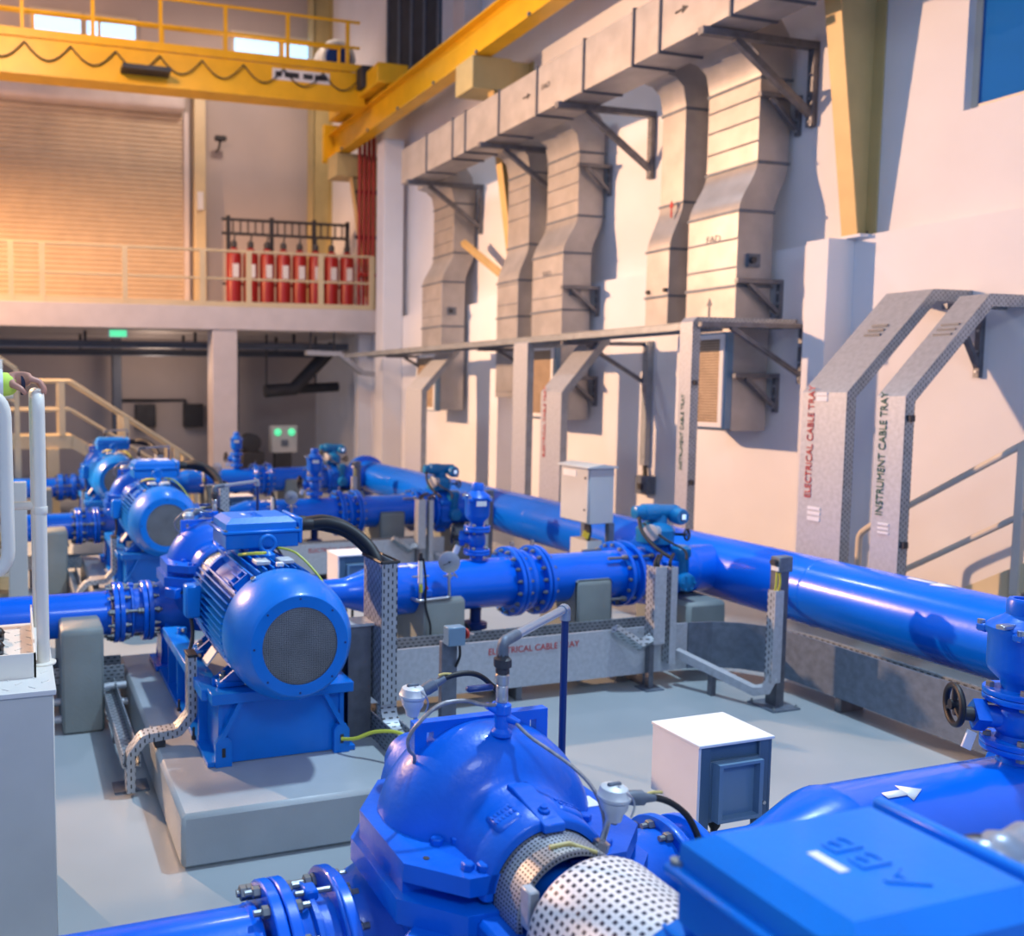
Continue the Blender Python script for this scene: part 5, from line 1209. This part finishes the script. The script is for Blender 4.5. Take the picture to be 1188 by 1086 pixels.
B().tube([(-2.2, 14.4, 4.1), (.05, 14.4, 2.55)], .035, 8).build('handrail', 'cream', t); B().tube([(-2.2, 14.4, 3.55), (.05, 14.4, 2.0)], .028, 8).build('mid_rail', 'cream', t)
B().prism([(-2.4, 2.9), (-2.4, 3.1), (.1, 1.45), (.1, 1.2)], 'y', 14.38, 14.42).build('stringer', 'cream', t)
for x, z in ((-1.6, 2.5), (-.4, 1.7), (.05, 1.4)): B().box(x-.04, x+.04, 14.37, 14.43, z, z+1.15).build('rail_post', 'cream', t)
B().box(-2.3, -2.2, 14.35, 14.45, 0, 2.95).build('leg', 'cream', t); B().box(.0, .1, 14.35, 14.45, 0, 1.4).build('leg', 'cream', t)
# ================================================================ stair on the right wall
t = thing('wall_stair', 'beige stair with pipe handrails against the right wall', 'stair', (7.4, 4, 0))
sl = (1.855-1.241)/(4.662-5.555)
def zr(y, o): return 1.855+(y-4.662)*sl+o
for xx in (7.3,):
    B().tube(fillet([(xx, 2.2, zr(2.2, 0)), (xx, 5.86, zr(5.86, 0)), (xx, 5.945, zr(5.9, -.05)), (xx, 5.95, .05)], .06), .026, 12).build('handrail', 'beige', t)
    B().tube([(xx, 2.2, zr(2.2, -.55)), (xx, 5.94, zr(5.94, -.55))], .024, 12).build('mid_rail', 'beige', t)
    for y in (4.66, 3.2): B().box(xx-.025, xx+.025, y-.03, y+.03, zr(y, -1.16), zr(y, .0), .004).build('rail_post', 'beige', t)
for xx in (7.30, 7.9): B().prism([(5.75, 0), (5.95, 0), (5.95, .06), (2.2, zr(2.2, -.98)), (2.2, zr(2.2, -1.28))], 'x', xx-.0, xx+.02).build('stringer', 'cream', t)
for k in range(10):
    y = 5.75-k*.27; z = .12+k*.187; B().box(7.32, 7.9, y-.28, y, z-.03, z, .002).build('tread', 'galvd', t)
B().box(7.3, 7.36, 2.2, 2.26, 0, zr(2.2, -1.2)).build('leg', 'beige', t); B().box(7.86, 7.92, 2.2, 2.26, 0, zr(2.2, -1.2)).build('leg', 'beige', t)
# ================================================================ mezzanine
t = thing('mezzanine_railing', 'long cream railing along the mezzanine edge', 'railing', (0, 18.1, 3.95))
for z, r in ((5.12, .03), (4.54, .025)): B().tube([(-6, 18.1, z), (7.75, 18.1, z)], r, 8).build('rail', 'cream', t)
for x in (-5, -3.3, -1.7, -.0, .60, 2.24, 3.86, 4.87, 6.5, 7.7): B().box(x-.055, x+.055, 18.07, 18.13, 3.95, 5.12).build('post', 'cream', t)
B().box(-6, 7.75, 18.08, 18.1, 3.95, 4.06).build('toe_board', 'cream', t)
for k in range(8):
    x = 4.92+k*.397
    if k == 0:
        t = thing('gas_cylinder', 'x', 'gas cylinder', (x, 19.6, 3.95), 'red cylinders on the mezzanine'); c0 = t; xx = x
        B().lathe((x, 19.6, 3.95), UP, [(0, .16), (.02, .176), (1.30, .176), (1.42, .13), (1.48, .06), (1.49, .05)], 24).build('cylinder', 'red', t)
        B().lathe((x, 19.6, 5.43), UP, [(0, .05), (.02, .075), (.12, .075), (.16, .05), (.17, 0)], 16).build('valve_head', 'dark', t)
        B().box(x-.07, x+.07, 19.418, 19.432, 4.75, 5.05).build('label_patch', 'label', t, 'white label')
        B().tube(smoothpath([(x, 19.6, 5.56), (x+.02, 19.6, 5.68), (x+.05, 19.7, 5.78)]), .02, 8).build('hose', 'dark', t)
    else: t = dup(c0, (x-xx, 0, 0))
    t['label'] = 'red gas cylinder on the mezzanine, %s in the row from the shutter side' % ['first', 'second', 'third', 'fourth', 'fifth', 'sixth', 'seventh', 'last'][k]
t = thing('cylinder_manifold', 'dark manifold rack with pipes above the red cylinders', 'manifold', (6.3, 20, 3.95))
for z in (5.80, 6.12): B().tube([(4.7, 19.85, z), (7.8, 19.85, z)], .035, 8).build('pipe', 'dark', t)
for x in (4.85, 5.9, 6.95, 7.8): B().box(x-.04, x+.04, 19.8, 19.9, 3.95, 6.2).build('upright', 'dark', t)
for k in range(16): B().box(4.95+k*.18, 4.98+k*.18, 19.83, 19.87, 5.82, 6.1).build('hanger', 'dark', t)
B().box(4.7, 7.8, 19.75, 19.8, 4.6, 4.66).build('retaining_bar', 'dark', t)
t = thing('riser_pipes', 'red fire pipes rising beside the far corner column', 'pipe', (7.7, 18.3, 3.95))
for k in range(4):
    B().tube([(7.50+k*.11, 18.35, 3.95), (7.50+k*.11, 18.35, 8.0)], .042, 10).build('riser', 'redp', t)
    B().lathe((7.50+k*.11, 18.3, 4.75), (0, -1, 0), [(-.07, .05), (.05, .05), (.07, .03)], 12).build('valve', 'redp', t)
for z in (5.6, 6.6): B().box(7.42, 7.95, 18.39, 18.43, z-.04, z+.04).build('pipe_clamp', 'dark', t)
t = thing('door_post', 'tall yellow-beige post beside the roller shutter', 'post', (4.7, 22.3, 3.95))
B().box(4.54, 4.83, 22.15, 22.48, 3.95, 9.9, .01).build('post', 'cream', t); B().box(4.6, 4.75, 22.08, 22.15, 6.75, 7.2).build('switch_box', 'label', t)
t = thing('cctv_camera', 'small dark camera on the upper far wall', 'camera', (5.2, 22.3, 8.4))
B().box(5.05, 5.35, 22.0, 22.15, 8.5, 8.62, .02).build('housing', 'dark', t); B().tube([(5.2, 22.1, 8.5), (5.2, 22.3, 8.35), (5.2, 22.5, 8.35)], .03, 8).build('arm', 'dark', t)
# ---- beneath the mezzanine
t = thing('switchgear_cabinet', 'pale cabinet with two green lamps under the mezzanine', 'cabinet', (6.1, 19.6, 0))
B().box(5.80, 6.43, 19.5, 19.75, .70, 1.34, .01).build('enclosure', 'cabinet', t)
for x in (5.945, 6.285): B().lathe((x, 19.5, 1.185), (0, -1, 0), [(0, .085), (.03, .085), (.05, .06), (.055, 0)], 20).build('green_lamp', 'green', t, 'lit green lamp')
B().box(6.03, 6.20, 19.48, 19.5, .85, 1.0).build('switch_plate', 'galvd', t)
B().box(5.9, 6.3, 19.52, 19.73, 0, .70).build('stand', 'dark', t)
t = thing('machine', 'dark low machine beside the panel under the mezzanine', 'machine', (5.35, 19.4, 0))
B().box(5.0, 5.55, 19.2, 19.8, 0, .75, .03).build('base', 'dark', t); B().lathe((5.28, 19.3, .95), (0, 1, 0), [(0, .1), (.02, .22), (.4, .22), (.42, .1)], 20).build('motor', 'dark', t)
for i, (y, z, lab) in enumerate(((18.9, 3.12, 'front level tray of dark pipes under the mezzanine'), (20.3, 3.0, 'rear level tray of dark pipes under the mezzanine'))):
    t = thing('pipe_rack', lab, 'pipe rack', (2, y, z), 'pipe racks under the mezzanine')
    B().box(-6, 7.4, y-.2, y+.2, z-.03, z).build('tray', 'galvd', t)
    for k in range(3): B().tube([(-6, y-.14+k*.14, z+.06), (7.4, y-.14+k*.14, z+.06)], .055, 8).build('pipe', 'seam', t)
    for x in (-4, -1.2, 1.5, 3.9, 6.2): B().box(x-.03, x+.03, y+.16, y+.2, z, 3.46).build('hanger', 'dark', t)
for i, (x, w_, lab) in enumerate(((2.35, .22, 'dark vertical pipe duct under the mezzanine left of the white column'), (5.25, .30, 'dark vertical pipe duct under the mezzanine right of the white column'))):
    one('vertical_duct', B().box(x, x+w_, 21.6, 21.9, 0, 3.46, .01), 'seam', lab, 'duct', 'vertical ducts under the mezzanine')
t = thing('cable_tray', 'bent galvanised tray sloping to the corner under the mezzanine', 'cable tray', (7.2, 17.8, 2.4), None)
B().sweep([(6.2, 18.2, 2.95), (6.95, 18.2, 2.93), (7.5, 18.2, 2.52), (7.94, 18.2, 2.47)], (0, -1, 0), [(-.1, 0), (.1, 0), (.1, .1), (-.1, .1)], True).build('tray_run', 'galv', t, sharp=15)
for k, (x, y) in enumerate(((6.3, 18.2), (6.85, 18.2))): B().box(x-.02, x+.02, y-.03, y+.0, 2.95, 3.46).build('hanger', 'dark', t)
t = thing('duct_branch', 'dark sloping ducts hanging in the corner under the mezzanine', 'duct', (7, 19.5, 2.4))
B().tube([(5.6, 19.4, 2.15), (6.3, 19.4, 2.2), (7.3, 19.4, 3.2)], .16, 10).build('duct', 'dark', t)
B().tube([(6.6, 19.9, 2.2), (7.6, 19.9, 2.25)], .12, 10).build('duct', 'dark', t); B().box(5.62, 5.66, 19.38, 19.42, 2.2, 3.46).build('hanger', 'dark', t); B().box(7.0, 7.04, 19.88, 19.92, 2.2, 3.46).build('hanger', 'dark', t)
t = thing('exit_sign', 'small pale green exit sign hanging from the mezzanine slab', 'sign', (2.1, 18.2, 3.25))
B().box(1.9, 2.3, 18.18, 18.24, 3.27, 3.44, .004).build('sign_box', 'rtd', t); B().box(1.93, 2.27, 18.172, 18.18, 3.29, 3.42).build('sign_face', 'green', t)
t = thing('wall_box', 'dark wall boxes on the wall beneath the mezzanine', 'box', (3.6, 22.4, .9))
for x, z in ((3.0, 1.2), (4.25, 1.2)): B().box(x, x+.5, 22.2, 22.5, z, z+.6, .01).build('enclosure', 'dark', t)
B().tube([(2.6, 22.4, 1.9), (4.3, 22.4, 1.9), (4.3, 22.4, 1.5)], .04, 8).build('conduit', 'dark', t)
# ================================================================ light
def lamp(name, kind, loc, energy, color, size=.3, target=None, **k):
    L = bpy.data.lights.new(name, kind); L.energy = energy; L.color = color
    if kind == 'AREA': L.shape = 'DISK'; L.size = size
    elif kind in ('POINT', 'SPOT'): L.shadow_soft_size = size
    for a, v_ in k.items(): setattr(L, a, v_)
    o = bpy.data.objects.new(name, L); COL.objects.link(o); o.location = loc
    if target: o.rotation_euler = (V(target)-V(loc)).to_track_quat('-Z', 'Y').to_euler()
    return o
WARM = (1., .58, .32); COOL = (.62, .82, 1.)
lamp('wall_floodlight', 'SPOT', (-4.6, 14.8, 6.2), 11500, WARM, .14, (8, 7.2, -.2), spot_size=R(92), spot_blend=.8)
lamp('shutter_lamp', 'SPOT', (-5.5, 15.5, 8.2), 6500, (1., .50, .20), .3, (-2.0, 22.5, 5.5), spot_size=R(110), spot_blend=.7)
lamp('high_bay_or_fill_lamp', 'SPOT', (4.3, 4.2, 9.6), 3300, COOL, .22, (2.0, 4.6, 0), spot_size=R(66), spot_blend=.45)
lamp('high_bay_or_fill_lamp', 'SPOT', (3.5, 12.5, 10.5), 700, (.85, .88, 1.), .4, (3.5, 13, 0), spot_size=R(130), spot_blend=.6)
lamp('high_bay_or_fill_lamp', 'SPOT', (1.2, -2.6, 6.5), 600, (.76, .88, 1.), .8, (2.2, 4.5, .5), spot_size=R(150), spot_blend=1.)  # fill added behind the camera to brighten front faces
lamp('high_bay_or_fill_lamp', 'SPOT', (0, 12.0, 9.5), 1200, (1., .60, .38), .5, (3, 22, 5), spot_size=R(110), spot_blend=.6)  # fill added to brighten the far zone, no such fitting known
lamp('far_wall_fill_lamp', 'SPOT', (5.2, 17.6, 11.8), 800, (1., .74, .58), .4, (5.5, 22.5, 6), spot_size=R(110), spot_blend=.8)  # added only to brighten the far wall, no fitting there
lamp('mezzanine_fill_lamp', 'POINT', (3.2, 20.3, 2.7), 60, (1., .72, .55), .4)  # unseen fill added to brighten the wall under the slab
w = bpy.data.worlds.new('sky'); sc.world = w; w.use_nodes = True
bg = w.node_tree.nodes['Background']; bg.inputs['Color'].default_value = (.36, .50, .86, 1); bg.inputs['Strength'].default_value = .80
# ================================================================ camera
cd = bpy.data.cameras.new('camera'); co = bpy.data.objects.new('camera', cd); COL.objects.link(co)
cd.sensor_fit = 'HORIZONTAL'; cd.sensor_width = 36; cd.lens = 1007.285/1188*36
cd.shift_x = (594-311.278)/1188; cd.shift_y = -(543-520)/1188
co.location = (0, 0, 2.3); co.rotation_euler = (pi/2-.0730056, 0, -.2851114)
cd.clip_start = .05; cd.clip_end = 100
cd.dof.use_dof = True; cd.dof.focus_distance = 3.25; cd.dof.aperture_fstop = 1.9
sc.camera = co
vs = sc.view_settings; vs.view_transform = 'Standard'; vs.look = 'None'; vs.exposure = 0; vs.gamma = 1
sc.cycles.use_denoising = True; sc.cycles.max_bounces = 8; sc.cycles.sample_clamp_indirect = 6
